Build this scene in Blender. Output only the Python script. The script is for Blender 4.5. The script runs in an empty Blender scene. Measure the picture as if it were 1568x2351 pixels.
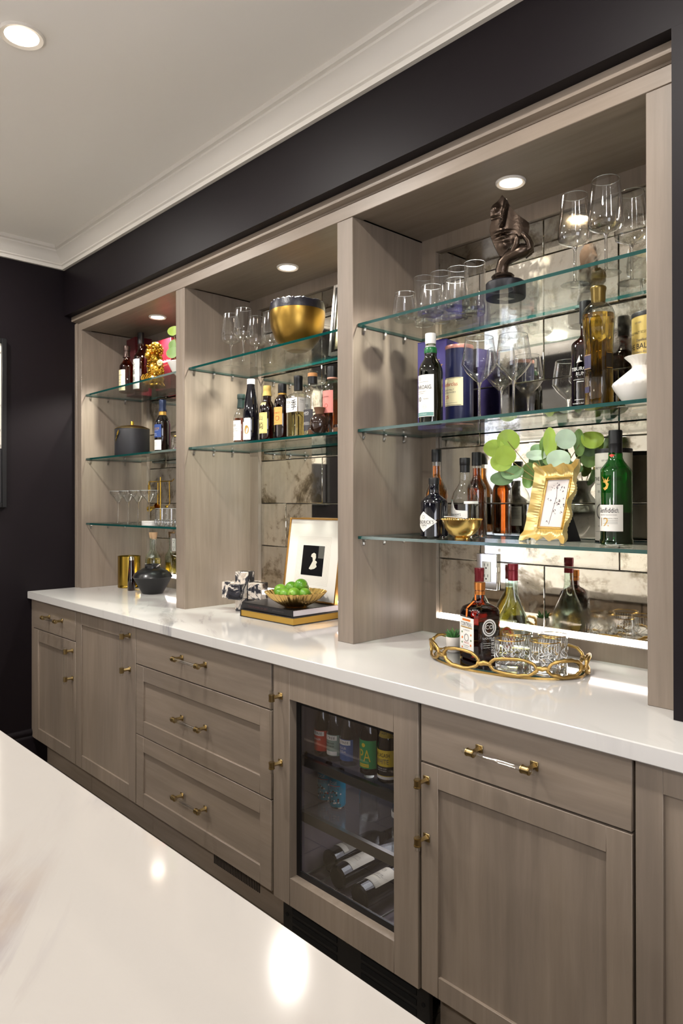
import bpy, bmesh, math, random
from mathutils import Vector, Matrix
PI = math.pi
S = bpy.context.scene
COL = S.collection
random.seed(7)

# ------------------------------------------------------------------ camera
cam = bpy.data.cameras.new('camera')
cam_ob = bpy.data.objects.new('camera', cam)
COL.objects.link(cam_ob)
S.camera = cam_ob
_yaw, _pit, _rol = math.radians(43.315), math.radians(.1794), math.radians(-.0954)
_fw = Vector((-math.cos(_yaw)*math.cos(_pit), math.sin(_yaw)*math.cos(_pit), math.sin(_pit)))
_rt = Vector((math.sin(_yaw), math.cos(_yaw), 0))
_up = _rt.cross(_fw)
_r2 = _rt*math.cos(_rol)+_up*math.sin(_rol)
_u2 = _up*math.cos(_rol)-_rt*math.sin(_rol)
M = Matrix((( _r2.x, _u2.x, -_fw.x), (_r2.y, _u2.y, -_fw.y), (_r2.z, _u2.z, -_fw.z))).to_4x4()
M.translation = Vector((0, -1.3619, 1.381))
cam_ob.matrix_world = M
cam.sensor_fit = 'HORIZONTAL'
cam.sensor_width = 36.0
cam.lens = 1633.2/1568*36.0
cam.shift_y = -28.68/1568
cam.clip_start = .02

# ------------------------------------------------------------------ world, exposure
S.view_settings.view_transform = 'Standard'
S.view_settings.look = 'None'
S.view_settings.gamma = 1.0
S.view_settings.use_curve_mapping = False
S.view_settings.exposure = 0.62
W = bpy.data.worlds.new('world'); S.world = W; W.use_nodes = True
W.node_tree.nodes['Background'].inputs[0].default_value = (.75, .85, 1, 1)
W.node_tree.nodes['Background'].inputs[1].default_value = 1.0
cy = S.cycles
cy.use_denoising = True
cy.use_adaptive_sampling = True
cy.adaptive_threshold = .02
cy.max_bounces = 12; cy.diffuse_bounces = 4; cy.glossy_bounces = 5
cy.transmission_bounces = 8; cy.transparent_max_bounces = 24
cy.caustics_reflective = False; cy.caustics_refractive = False
cy.sample_clamp_indirect = 4.0
cy.blur_glossy = .5

# ------------------------------------------------------------------ room lamps (ceiling downlights, fill glow from added window panels out of view)
WARM = (1, .86, .70)
def lamp(kind, name, loc, energy, color=WARM, size=.1, rot=(0, 0, 0), **kw):
    l = bpy.data.lights.new(name, kind); l.energy = energy; l.color = color
    if kind == 'AREA':
        l.shape = 'DISK'; l.size = size
    else:
        l.shadow_soft_size = size
    for k, v in kw.items(): setattr(l, k, v)
    o = bpy.data.objects.new(name, l); COL.objects.link(o); o.location = loc; o.rotation_euler = rot
    return o
CEIL = 2.74
ROOM_LIGHTS = [(-2.14, -.62), (-3.35, -.62), (-.78, -.60), (.6, -.62), (-3.0, -2.6), (-1.4, -2.6), (.4, -2.6), (-1.0, -4.2), (-5.2, -3.9)]
for x, y in ROOM_LIGHTS:
    lamp('AREA', 'downlight_lamp', (x, y, (CEIL if y > -3.3 else 2.42)-.014), {-2.14: 15, -3.35: 14, -.78: 11, .6: 10}.get(x, 13), (1, .955, .90), .13)

# ------------------------------------------------------------------ material helpers
def lin(h):
    if isinstance(h, str):
        h = h.lstrip('#'); c = [int(h[i:i+2], 16)/255 for i in (0, 2, 4)]
        return tuple(x/12.92 if x <= .04045 else ((x+.055)/1.055)**2.4 for x in c)+(1,)
    return tuple(h)+(1,) if len(h) == 3 else tuple(h)
def newmat(name):
    m = bpy.data.materials.new(name); m.use_nodes = True
    nt = m.node_tree
    return m, nt, nt.nodes.get('Principled BSDF')
def mat(name, col, rough=.5, metal=0., coat=0., emit=None, es=0., trans=0., ior=1.45, bump=None, sheen=0, spec=None):
    m, nt, b = newmat(name)
    b.inputs['Base Color'].default_value = lin(col)
    b.inputs['Roughness'].default_value = rough
    b.inputs['Metallic'].default_value = metal
    b.inputs['Coat Weight'].default_value = coat
    b.inputs['Coat Roughness'].default_value = .05
    b.inputs['Transmission Weight'].default_value = trans
    b.inputs['IOR'].default_value = ior
    if spec is not None: b.inputs['Specular IOR Level'].default_value = spec
    if emit: b.inputs['Emission Color'].default_value = lin(emit); b.inputs['Emission Strength'].default_value = es
    if bump:
        sc, st = bump
        tc = nt.nodes.new('ShaderNodeTexCoord'); n = nt.nodes.new('ShaderNodeTexNoise'); n.inputs['Scale'].default_value = sc; n.inputs['Detail'].default_value = 3
        bp = nt.nodes.new('ShaderNodeBump'); bp.inputs['Strength'].default_value = st; bp.inputs['Distance'].default_value = .002
        nt.links.new(tc.outputs['Object'], n.inputs['Vector']); nt.links.new(n.outputs['Fac'], bp.inputs['Height']); nt.links.new(bp.outputs['Normal'], b.inputs['Normal'])
    return m
def ramp(nt, stops):
    r = nt.nodes.new('ShaderNodeValToRGB'); e = r.color_ramp.elements
    while len(e) < len(stops): e.new(.5)
    for el, (p, c) in zip(e, stops): el.position = p; el.color = lin(c)
    return r
def noise(nt, vec, scale, detail=4, rough=.55, dist=0):
    n = nt.nodes.new('ShaderNodeTexNoise'); n.inputs['Scale'].default_value = scale; n.inputs['Detail'].default_value = detail
    n.inputs['Roughness'].default_value = rough; n.inputs['Distortion'].default_value = dist
    if vec: nt.links.new(vec, n.inputs['Vector'])
    return n
def mapping(nt, scale, rot=(0, 0, 0), coord='Object', rnd=False):
    tc = nt.nodes.new('ShaderNodeTexCoord'); mp = nt.nodes.new('ShaderNodeMapping')
    mp.inputs['Scale'].default_value = scale; mp.inputs['Rotation'].default_value = rot
    nt.links.new(tc.outputs[coord], mp.inputs['Vector'])
    if rnd:
        oi = nt.nodes.new('ShaderNodeObjectInfo'); mu = nt.nodes.new('ShaderNodeVectorMath'); mu.operation = 'MULTIPLY'
        cb = nt.nodes.new('ShaderNodeCombineXYZ')
        for i in range(3): nt.links.new(oi.outputs['Random'], cb.inputs[i])
        mu.inputs[1].default_value = (37, 53, 71)
        nt.links.new(cb.outputs[0], mu.inputs[0]); nt.links.new(mu.outputs[0], mp.inputs['Location'])
    return mp.outputs['Vector']
def mix(nt, fac, a, b, kind='MIX'):
    m = nt.nodes.new('ShaderNodeMix'); m.data_type = 'RGBA'; m.blend_type = kind
    for s, v in ((0, fac), (6, a), (7, b)):
        if hasattr(v, 'links'): nt.links.new(v, m.inputs[s])
        else: m.inputs[s].default_value = v if s == 0 else lin(v)
    return m.outputs[2]
def wood(name, vertical=True, base=('#877a6d', '#908275', '#7f7265')):
    m, nt, b = newmat(name)
    v = mapping(nt, (22, 22, 1.6) if vertical else (1.6, 22, 22), rnd=True)
    n = noise(nt, v, 2.2, 6, .6, .4)
    r = ramp(nt, [(.28, base[2]), (.5, base[0]), (.75, base[1])])
    nt.links.new(n.outputs['Fac'], r.inputs['Fac'])
    v2 = mapping(nt, (3, 3, .5) if vertical else (.5, 3, 3), rnd=True)
    n2 = noise(nt, v2, 2.0, 2)
    r2 = ramp(nt, [(.35, (.86, .86, .86)), (.65, (1.08, 1.07, 1.05))])
    nt.links.new(n2.outputs['Fac'], r2.inputs['Fac'])
    nt.links.new(mix(nt, 1., r.outputs['Color'], r2.outputs['Color'], 'MULTIPLY'), b.inputs['Base Color'])
    b.inputs['Roughness'].default_value = .42
    bp = nt.nodes.new('ShaderNodeBump'); bp.inputs['Strength'].default_value = .06; bp.inputs['Distance'].default_value = .001
    nt.links.new(n.outputs['Fac'], bp.inputs['Height']); nt.links.new(bp.outputs['Normal'], b.inputs['Normal'])
    return m
def quartz(name, ang, scale, lo, hi, amount, vein, base='#e9e6e1'):
    m, nt, b = newmat(name)
    tc = nt.nodes.new('ShaderNodeTexCoord')
    def stretched(kx, ky):
        mp = nt.nodes.new('ShaderNodeMapping'); mp.vector_type = 'TEXTURE'
        mp.inputs['Rotation'].default_value = (0, 0, math.radians(ang)); mp.inputs['Scale'].default_value = (1/kx, 1/ky, 1)
        nt.links.new(tc.outputs['Object'], mp.inputs['Vector']); return mp.outputs['Vector']
    n = noise(nt, stretched(scale*.16, scale), 1.0, 7, .62, .5)
    r = ramp(nt, [(lo, (0, 0, 0)), (hi, (1, 1, 1))]); nt.links.new(n.outputs['Fac'], r.inputs['Fac'])
    n2 = noise(nt, stretched(1.1, 2.6), 1.0, 3, .5)
    r2 = ramp(nt, [(.45, (0, 0, 0)), (.62, (1, 1, 1))]); nt.links.new(n2.outputs['Fac'], r2.inputs['Fac'])
    mm = nt.nodes.new('ShaderNodeMath'); mm.operation = 'MULTIPLY'
    nt.links.new(r.outputs['Color'], mm.inputs[0]); nt.links.new(r2.outputs['Color'], mm.inputs[1])
    m2 = nt.nodes.new('ShaderNodeMath'); m2.operation = 'MULTIPLY'; m2.inputs[1].default_value = amount
    nt.links.new(mm.outputs[0], m2.inputs[0])
    n3 = noise(nt, tc.outputs['Object'], 5, 3); vc = ramp(nt, [(.4, vein[0]), (.6, vein[1])]); nt.links.new(n3.outputs['Fac'], vc.inputs['Fac'])
    nt.links.new(mix(nt, m2.outputs[0], base, vc.outputs['Color']), b.inputs['Base Color'])
    b.inputs['Roughness'].default_value = .08
    return m
def thin(name, tint=(1, 1, 1), base=.05, edge=.75, power=3., rough=.02):
    """clear thin-walled glass: passes light straight on and reflects more towards its rim"""
    m, nt, b = newmat(name); nt.nodes.remove(b)
    lw = nt.nodes.new('ShaderNodeLayerWeight'); lw.inputs['Blend'].default_value = .5
    pw = nt.nodes.new('ShaderNodeMath'); pw.operation = 'POWER'; pw.inputs[1].default_value = power
    ml = nt.nodes.new('ShaderNodeMath'); ml.operation = 'MULTIPLY_ADD'; ml.inputs[1].default_value = edge; ml.inputs[2].default_value = base
    nt.links.new(lw.outputs['Facing'], pw.inputs[0]); nt.links.new(pw.outputs[0], ml.inputs[0])
    tr = nt.nodes.new('ShaderNodeBsdfTransparent'); tr.inputs[0].default_value = lin(tint)
    gl = nt.nodes.new('ShaderNodeBsdfGlossy'); gl.inputs['Roughness'].default_value = rough
    mx = nt.nodes.new('ShaderNodeMixShader')
    nt.links.new(ml.outputs[0], mx.inputs[0]); nt.links.new(tr.outputs[0], mx.inputs[1]); nt.links.new(gl.outputs[0], mx.inputs[2])
    nt.links.new(mx.outputs[0], nt.nodes['Material Output'].inputs[0])
    return m
def antique(name):
    m, nt, b = newmat(name)
    v = mapping(nt, (1, 1, 1), rnd=True)
    n = noise(nt, v, 5.5, 8, .68, .6)
    n2 = noise(nt, v, 26, 5, .7)
    ad = nt.nodes.new('ShaderNodeMath'); ad.operation = 'MULTIPLY_ADD'; ad.inputs[1].default_value = .35
    nt.links.new(n2.outputs['Fac'], ad.inputs[0]); nt.links.new(n.outputs['Fac'], ad.inputs[2])
    r = ramp(nt, [(.42, '#564d3e'), (.55, '#9a917e'), (.66, '#e2ddd0'), (.85, '#edeae0')])
    nt.links.new(ad.outputs[0], r.inputs['Fac'])
    oi = nt.nodes.new('ShaderNodeObjectInfo'); r3 = ramp(nt, [(0, (.82, .82, .82)), (1, (1.04, 1.03, 1.0))])
    nt.links.new(oi.outputs['Random'], r3.inputs['Fac'])
    nt.links.new(mix(nt, 1., r.outputs['Color'], r3.outputs['Color'], 'MULTIPLY'), b.inputs['Base Color'])
    b.inputs['Metallic'].default_value = 1
    r2 = ramp(nt, [(.45, (.28, .28, .28)), (.66, (.03, .03, .03))])
    nt.links.new(ad.outputs[0], r2.inputs['Fac']); nt.links.new(r2.outputs['Color'], b.inputs['Roughness'])
    return m

WOOD_V = wood('taupe_wood_upright', True)
WOOD_H = wood('taupe_wood_level', False)
PLUM = mat('plum_paint', '#110b0f', .5, spec=.22, bump=(300, .05))
CEILING = mat('ceiling_paint', '#f4f0ea', .8)
CROWN = mat('crown_paint', '#dbd6ce', .5)
CREAM = mat('cream_wall', '#d9d3c6', .7)
QUARTZ = quartz('quartz_counter', 150, 13, .54, .68, .75, ('#77777e', '#938d89'), '#cfccc8')
QUARTZ_I = quartz('quartz_island', 143, 17, .48, .64, .9, ('#77747f', '#8f8177'), '#a5a09a')
FLOOR_T = mat('floor_tile', '#62584a', .32, bump=(40, .03))
GROUT = mat('grout', '#8a8174', .8)
BLACK = mat('black_satin', '#121214', .4)
BLACKGLOSS = mat('black_gloss', '#0a0a0c', .12, coat=.5)
BRASS = mat('brushed_brass', '#a99468', .28, 1)
GOLD = mat('polished_gold', '#e3bf74', .22, 1)
GOLDLEAF = mat('gold_leaf', '#b9985a', .36, 1, bump=(60, .5))
ACRYLIC = thin('acrylic', (.98, .98, .97), .10, .7, 2)
MIRROR = antique('antique_mirror')
GLASS = thin('clear_glass', (.985, .99, .99), .06, 1.0, 2.0, .04)
GLASSW = thin('bottle_flint', (.95, .965, .955), .06, .9, 2.2)
SHELF = thin('shelf_glass', (.93, .965, .95), .03, .7, 4.5)
SHELF_EDGE = mat('shelf_edge', '#053f3b', .08, coat=.4)
SOLID = mat('solid_glass', (1, 1, 1), .0, trans=1., ior=1.45)
WHITE = mat('white_ceramic', '#efece6', .2, coat=.3)
PAPER = mat('paper_white', '#eeebe4', .6)
CREAMP = mat('paper_cream', '#e9dfb4', .6)
INK = mat('ink_black', '#1b1a1b', .6)
INKG = mat('ink_grey', '#6c6863', .6)
INKR = mat('ink_red', '#b3382c', .6)
INKGOLD = mat('ink_gold', '#c39a4a', .4, .6)
INKW = mat('ink_white', '#e8e6e1', .6)
# ------------------------------------------------------------------ mesh helpers
class MB:
    def __init__(s): s.v = []; s.f = []
    def add(s, vs, fs):
        o = len(s.v); s.v += [tuple(p) for p in vs]; s.f += [tuple(i+o for i in f) for f in fs]; return s
    def box(s, x0, y0, z0, x1, y1, z1, b=0.):
        if b <= 0:
            vs = [(x, y, z) for x in (x0, x1) for y in (y0, y1) for z in (z0, z1)]
            return s.add(vs, [(0, 1, 3, 2), (4, 6, 7, 5), (0, 4, 5, 1), (2, 3, 7, 6), (0, 2, 6, 4), (1, 5, 7, 3)])
        bm = bmesh.new(); bmesh.ops.create_cube(bm, size=1)
        for v in bm.verts:
            v.co = Vector(((x0+x1)/2+v.co.x*(x1-x0), (y0+y1)/2+v.co.y*(y1-y0), (z0+z1)/2+v.co.z*(z1-z0)))
        bmesh.ops.bevel(bm, geom=bm.edges[:], offset=b, segments=1, affect='EDGES')
        bm.verts.index_update()
        s.add([v.co[:] for v in bm.verts], [[v.index for v in f.verts] for f in bm.faces]); bm.free(); return s
    def lathe(s, prof, seg=32, c=(0, 0, 0), a0=0., a1=2*PI, mod=None):
        full = abs(a1-a0-2*PI) < 1e-6; n = seg if full else seg+1
        rings = []; vs = []; fs = []
        for k, (r, z) in enumerate(prof):
            if r < 1e-7 and full:
                rings.append([len(vs)]); vs.append((c[0], c[1], c[2]+z)); continue
            ring = []
            for i in range(n):
                a = a0+(a1-a0)*i/seg; q = r*(mod(a, z) if mod else 1)
                ring.append(len(vs)); vs.append((c[0]+q*math.cos(a), c[1]+q*math.sin(a), c[2]+z))
            rings.append(ring)
        for A, B in zip(rings, rings[1:]):
            m = seg
            for i in range(m):
                j = (i+1) % n if full else i+1
                if len(A) == 1 and len(B) == 1: continue
                if len(A) == 1: fs.append((A[0], B[j], B[i]))
                elif len(B) == 1: fs.append((A[i], A[j], B[0]))
                else: fs.append((A[i], A[j], B[j], B[i]))
        return s.add(vs, fs)
    def tube(s, pts, r, seg=8, closed=False, caps=True):
        P = [Vector(p) for p in pts]; n = len(P)
        R = r if isinstance(r, (list, tuple)) else [r]*n
        vs = []; fs = []; prev = None
        for i, p in enumerate(P):
            t = (P[(i+1) % n]-P[i-1]) if closed else (P[min(i+1, n-1)]-P[max(i-1, 0)])
            t.normalize()
            if prev is None:
                u = t.cross(Vector((0, 0, 1)))
                if u.length < 1e-3: u = t.cross(Vector((1, 0, 0)))
            else: u = prev-t*prev.dot(t)
            u.normalize(); w = t.cross(u); prev = u
            for k in range(seg):
                a = 2*PI*k/seg; vs.append(p+(u*math.cos(a)+w*math.sin(a))*R[i])
        for i in range(n if closed else n-1):
            a = i*seg; b = ((i+1) % n)*seg
            for k in range(seg):
                l = (k+1) % seg; fs.append((a+k, a+l, b+l, b+k))
        if not closed and caps:
            fs.append(tuple(range(seg))[::-1]); fs.append(tuple(range((n-1)*seg, n*seg)))
        return s.add(vs, fs)
    def ball(s, c, r, seg=16, rings=10, rot=None):
        r = (r, r, r) if not isinstance(r, (tuple, list)) else r
        o = len(s.v)
        s.lathe([(math.sin(PI*i/rings) if 0 < i < rings else 0, -math.cos(PI*i/rings)) for i in range(rings+1)], seg)
        for i in range(o, len(s.v)):
            p = Vector((s.v[i][0]*r[0], s.v[i][1]*r[1], s.v[i][2]*r[2]))
            if rot: p = rot @ p
            s.v[i] = tuple(p+Vector(c))
        return s
    def grid(s, fn, nu, nv, cu=False):
        vs = [fn(i/nu, j/nv) for j in range(nv+1) for i in range(nu if cu else nu+1)]
        w = nu if cu else nu+1; fs = []
        for j in range(nv):
            for i in range(nu):
                k = (i+1) % w; fs.append((j*w+i, j*w+k, (j+1)*w+k, (j+1)*w+i))
        return s.add(vs, fs)
    def prism(s, pts, axis, a, b):
        """outline (p,q) extruded from a to b along axis x / y / z"""
        f = {'x': lambda p, q, t: (t, p, q), 'y': lambda p, q, t: (p, t, q), 'z': lambda p, q, t: (p, q, t)}[axis]
        n = len(pts)
        return s.add([f(p, q, a) for p, q in pts]+[f(p, q, b) for p, q in pts],
                     [tuple(range(n))[::-1], tuple(range(n, 2*n))]+[(i, (i+1) % n, n+(i+1) % n, n+i) for i in range(n)])
    def xf(s, m):
        s.v = [tuple(m @ Vector(p)) for p in s.v]; return s
    def build(s, name, material, parent=None, ang=38, smooth=True, loc=None, rotz=0, flip=False):
        me = bpy.data.meshes.new(name); me.from_pydata(s.v, [], s.f)
        bm = bmesh.new(); bm.from_mesh(me); bmesh.ops.recalc_face_normals(bm, faces=bm.faces[:]); bm.to_mesh(me); bm.free()
        if smooth:
            me.polygons.foreach_set('use_smooth', [True]*len(me.polygons)); me.set_sharp_from_angle(angle=math.radians(ang))
        me.materials.append(material)
        o = bpy.data.objects.new(name, me); COL.objects.link(o)
        if parent: o.parent = parent
        if loc: o.location = loc
        o.rotation_euler.z = rotz
        return o
def tag(o, label=None, cat=None, group=None, kind=None):
    if label: o['label'] = label
    if cat: o['category'] = cat
    if group: o['group'] = group
    if kind: o['kind'] = kind
    return o
def thing(name, label, cat, loc=(0, 0, 0), rotz=0, group=None, kind=None):
    o = bpy.data.objects.new(name, None); COL.objects.link(o); o.empty_display_size = .05
    o.location = loc; o.rotation_euler.z = rotz
    return tag(o, label, cat, group, kind)
def copy_tree(o, loc, label=None, rotz=None):
    c = o.copy(); COL.objects.link(c)
    if loc: c.location = loc
    if rotz is not None: c.rotation_euler.z = rotz
    if label: c['label'] = label
    def kids(a, b):
        for ch in list(a.children):
            d = ch.copy(); COL.objects.link(d); d.parent = b; kids(ch, d)
    kids(o, c)
    return c
def struct(name, mb, m, parent=None, **k):
    o = mb.build(name, m, parent, **k); o['kind'] = 'structure'; return o

# ------------------------------------------------------------------ lettering
_tc = {}
def glyphs(body):
    if body not in _tc:
        c = bpy.data.curves.new('t', 'FONT'); c.body = body; c.resolution_u = 2; c.align_x = 'CENTER'; c.align_y = 'CENTER'
        o = bpy.data.objects.new('t', c); COL.objects.link(o)
        me = bpy.data.meshes.new_from_object(o.evaluated_get(bpy.context.evaluated_depsgraph_get()))
        vs = [tuple(v.co) for v in me.vertices]; fs = [tuple(p.vertices) for p in me.polygons]
        bpy.data.objects.remove(o); bpy.data.curves.remove(c); bpy.data.meshes.remove(me)
        xs = [v[0] for v in vs] or [0]; ys = [v[1] for v in vs] or [0]
        cx, cyy = (min(xs)+max(xs))/2, (min(ys)+max(ys))/2
        w, h = max(xs)-min(xs), max(ys)-min(ys)
        _tc[body] = ([(v[0]-cx, v[1]-cyy) for v in vs], fs, w, h)
    return _tc[body]
def lettering(parent, lines, place, name='lettering'):
    """lines: (text, height, x, z, material[, width][, vertical]); place(x, z) -> point on the label"""
    by = {}
    for L in lines:
        body, h, x, z, m = L[:5]; wid = L[5] if len(L) > 5 else None; vert = len(L) > 6 and L[6]
        mb = by.setdefault(m.name, (MB(), m))[0]
        if body.startswith('='):                      # a rule or a block of colour
            w = wid
            n = max(2, int(w/.006)); q = [(x-w/2+w*i/n, z+dz) for dz in (-h/2, h/2) for i in range(n+1)]
            mb.add([place(*p) for p in q], [(i, i+1, n+2+i, n+1+i) for i in range(n)]); continue
        if body.startswith('o'):
            if body == 'o':
                n = 20; q = [(x+(wid or h)/2*math.cos(2*PI*i/n), z+h/2*math.sin(2*PI*i/n)) for i in range(n)]
                mb.add([place(*p) for p in q], [tuple(range(n))]); continue
            if body == 'oo':
                n = 20; q = [(x+k*(wid or h)/2*math.cos(2*PI*i/n), z+k*h/2*math.sin(2*PI*i/n)) for k in (.82, 1) for i in range(n)]
                mb.add([place(*p) for p in q], [(i, (i+1) % n, n+(i+1) % n, n+i) for i in range(n)]); continue
        if body.startswith('poly'):
            q = wid; mb.add([place(x+a*h, z+b*h) for a, b in q], [tuple(range(len(q)))]); continue
        vs, fs, w0, h0 = glyphs(body)
        s = h/max(h0, 1e-6); sx = (wid/w0) if wid else s
        if vert: mb.add([place(x-b*s, z+a*sx) for a, b in vs], fs)
        else: mb.add([place(x+a*sx, z+b*s) for a, b in vs], fs)
    for mb, m in by.values(): mb.build(name, m, parent, smooth=False)

# ------------------------------------------------------------------ bottles and glasses
def bprof(R, H, sh, nr, ns, foot=.005, n=9, heel=.9):
    p = [(0, 0), (R*heel, 0), (R, foot), (R, sh)]
    for i in range(1, n+1):
        t = i/n; p.append((nr+(R-nr)*(.5+.5*math.cos(PI*t)), sh+(ns-sh)*t))
    p += [(nr, H)]
    return p
def rad(prof, z):
    for (r0, z0), (r1, z1) in zip(prof[1:], prof[2:]):
        if z0 <= z <= z1 and z1 > z0: return r0+(r1-r0)*(z-z0)/(z1-z0)
    return prof[3][0]
def square(n=7, k=1.):
    def f(a, z): return 1/((abs(math.cos(a))**n+abs(math.sin(a)/k)**n)**(1/n))
    return f
def curved_label(t, prof, L, mod=None):
    z0, z1 = L['z']; A = math.radians(L.get('a', -90)); W2 = math.radians(L.get('w', 130))/2
    eps = L.get('eps', .0008)
    def R(a, z): return rad(prof, z)*(mod(a, z) if mod else 1)+eps
    nu, nv = max(6, int(L.get('w', 130)/8)), L.get('nv', 4)
    top = L.get('top'); bot = L.get('bot')
    def fn(u, v):
        a = A-W2+2*W2*u
        za = z0+(bot(u) if bot else 0); zb = z1+(top(u) if top else 0); z = za+(zb-za)*v; r = R(a, z)
        return (r*math.cos(a), r*math.sin(a), z)
    o = MB().grid(fn, nu, nv).build(L.get('name', 'label'), L['m'], t)
    if L.get('lines'):
        def place(x, z):
            r = rad(prof, z)
            a = A+(math.atan2(x, r) if mod else x/r); q = R(a, z)+.0005
            return (q*math.cos(a), q*math.sin(a), z)
        lettering(o, L['lines'], place)
    return o
def bottle(name, label, loc, prof, glass, fill=None, cap=None, capmat=None, labels=(), rotz=0, group=None, mod=None, seg=28, cat='bottle', extra=(), glabel=None):
    t = thing(name, label, cat, loc, rotz, group)
    MB().lathe(prof, seg, mod=mod).build('bottle_body', glass, t)
    if fill:
        zt, fm = fill; fp = [(0, .004)]
        for r, z in prof[1:]:
            if z >= zt: break
            fp.append((max(r-.0025, .002), max(z, .004)))
        fp += [(max(rad(prof, zt)-.0025, .002), zt), (0, zt)]
        MB().lathe(fp, seg, mod=mod).build('liquid', fm, t)
    if cap: MB().lathe(cap, 24).build('cap', capmat, t)
    for L in labels: curved_label(t, prof, L, mod)
    for nm, p, m in extra: MB().lathe(p, 24).build(nm, m, t)
    return t
def cyl(r0, z0, r1, z1, lip=.0008):
    return [(0, z0), (r0-lip, z0), (r0, z0+lip), (r1, z1-lip), (r1-lip, z1), (0, z1)]
def liquid(name, col, d=1.): return mat(name, col, .0, trans=1., ior=1.36)
AMBER = liquid('amber_spirit', '#d98d3a'); DEEP = liquid('deep_amber_spirit', '#a4501c'); GOLDL = liquid('golden_spirit', '#e6bd4e')
PALE = liquid('pale_gold_spirit', '#efdf9a'); PORT = mat('dark_port', '#14060a', .05, coat=.5)
AMBERG = thin('amber_glass', (.62, .27, .09), .06, .7, 2.4); BROWNG = thin('brown_glass', (.24, .07, .03), .07, .7, 2.4)
OLIVEG = thin('olive_glass', (.20, .24, .05), .07, .7, 2.4); GREENG = thin('green_glass', (.03, .42, .08), .07, .7, 2.4)
AQUAG = thin('aqua_glass', (.86, .95, .90), .07, .85, 2.2); DARKG = mat('near_black_glass', '#0b0a12', .06, coat=.6)
def stem_glass(name, label, loc, bowl, stem_z, stem_r=.0035, foot_r=.038, group='wine glasses', cat='wine glass'):
    """bowl: profile from the stem up; foot and stem below"""
    t = thing(name, label, cat, loc, 0, group)
    MB().lathe([(0, .0), (foot_r-.001, 0), (foot_r, .0012), (foot_r*.5, .004), (stem_r*1.8, .009)], 28).build('foot', GLASS, t)
    MB().lathe([(stem_r*1.8, .009), (stem_r, .02), (stem_r, stem_z-.012), (stem_r*2.2, stem_z)], 12).build('stem', SOLID, t)
    inn = [(max(r-.0012, 0), z+.0015) for r, z in bowl][::-1]
    MB().lathe(bowl, 32).build('bowl', GLASS, t)
    MB().lathe([(bowl[-1][0]-.0012, bowl[-1][1]-.0004), (bowl[-1][0]-.0004, bowl[-1][1]+.0008), (bowl[-1][0]+.0003, bowl[-1][1])], 32).build('rim', RIMG, t)
    return t
RIMG = mat('glass_rim', '#dfe6e6', .05, coat=.5, trans=.6)
def tumbler(name, label, loc, prof, base_h, group, cat='glass', rim=None):
    t = thing(name, label, cat, loc, 0, group)
    MB().lathe(prof, 32).build('wall', GLASS, t)
    r0 = prof[1][0]
    MB().lathe([(0, .0005), (r0*.97, .0005), (rad(prof, base_h)-.0015, base_h*.9), (rad(prof, base_h)*.6, base_h), (0, base_h*.8)], 28).build('base', SOLID, t)
    MB().lathe([(prof[-1][0]-.0014, prof[-1][1]-.0004), (prof[-1][0]-.0004, prof[-1][1]+.0008), (prof[-1][0]+.0004, prof[-1][1]-(.002 if rim else 0))], 32).build('rim', rim or RIMG, t)
    return t
# ------------------------------------------------------------------ room shell
XL, XR, YW, YF = -3.85, 3.0, .195, .265         # left wall, right end, wall face, shelving face
YB = .615                                        # back frame of the shelving
fl = struct('floor', MB().box(-7.2, -5.4, -.06, XR, .8, -.004), GROUT)
tile = MB().box(0, 0, -.004, .607, .302, 0, .0012)
t0 = tile.build('tile', FLOOR_T, fl)
first = True
for j in range(-12, 2):
    for i in range(-12, 7):
        x, y = i*.61+(.305 if j % 2 else 0)+.0, j*.305-.135
        if x < XL-.2 and y > -1.3: continue
        if first: o = t0; first = False
        else:
            o = t0.copy(); COL.objects.link(o)
        o.location = (x, y, 0)
struct('ceiling', MB().box(-7.2, -5.4, CEIL, XR, .8, CEIL+.08), CEILING)
struct('wall_back', MB().box(XL, .662, 0, XR, .78, CEIL), PLUM)
struct('wall_upper', MB().box(XL, YW, 2.3935, XR, .661, CEIL), PLUM)
struct('wall_return', MB().box(-.620, YW, .9145, XR, YF-.031, 2.3934).box(-.611, YF-.031, .9145, XR, .661, 2.3934), PLUM)
struct('wall_left', MB().box(XL-.12, -1.9, 0, XL, .78, CEIL), PLUM)
struct('wall_right', MB().box(XR, -5.4, 0, XR+.1, .78, CEIL), CREAM)
# far side of the room (seen in the mirrors): a pale wall with an arched window and a plum dropped ceiling
arch = []
ax0, ax1, az = -5.75, -5.02, 1.48
pts = [(-7.2, 0), (ax0, 0)]
wf = MB()
NA = 16
ring = [(ax0, 0.0), (ax0, az)]+[((ax0+ax1)/2-(ax1-ax0)/2*math.cos(PI*i/NA), az+.36*math.sin(PI*i/NA)) for i in range(1, NA)]+[(ax1, az), (ax1, 0.0)]
wf.box(-7.2, -5.4, 0, ax0, -5.2, CEIL).box(ax1, -5.4, 0, XR, -5.2, CEIL)
for (x0, z0), (x1, z1) in zip(ring[1:-1], ring[2:-1]):
    wf.prism([(x0, z0), (x1, z1), (x1, CEIL), (x0, CEIL)], 'y', -5.4, -5.2)
struct('wall_front', wf, CREAM, smooth=False)
struct('wall_side', MB().box(-7.3, -5.4, 0, -7.2, -1.8, CEIL).box(-7.2, -1.9, 0, XL-.12, -1.8, CEIL), CREAM)
struct('trim_5', MB().box(-7.2, -5.2, 2.42, XR, -3.3, CEIL), PLUM)
FILL_GLOW = mat('fill_glow', '#dfe6f5', .6, emit='#f4f6ff', es=5)  # emission for the added fill panel on the right wall
wd = struct('window_1', MB().prism(ring, 'y', -5.36, -5.35), mat('arch_daylight', '#dfe6f5', .6, emit='#cddaff', es=1.6))
fr = MB()
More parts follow.
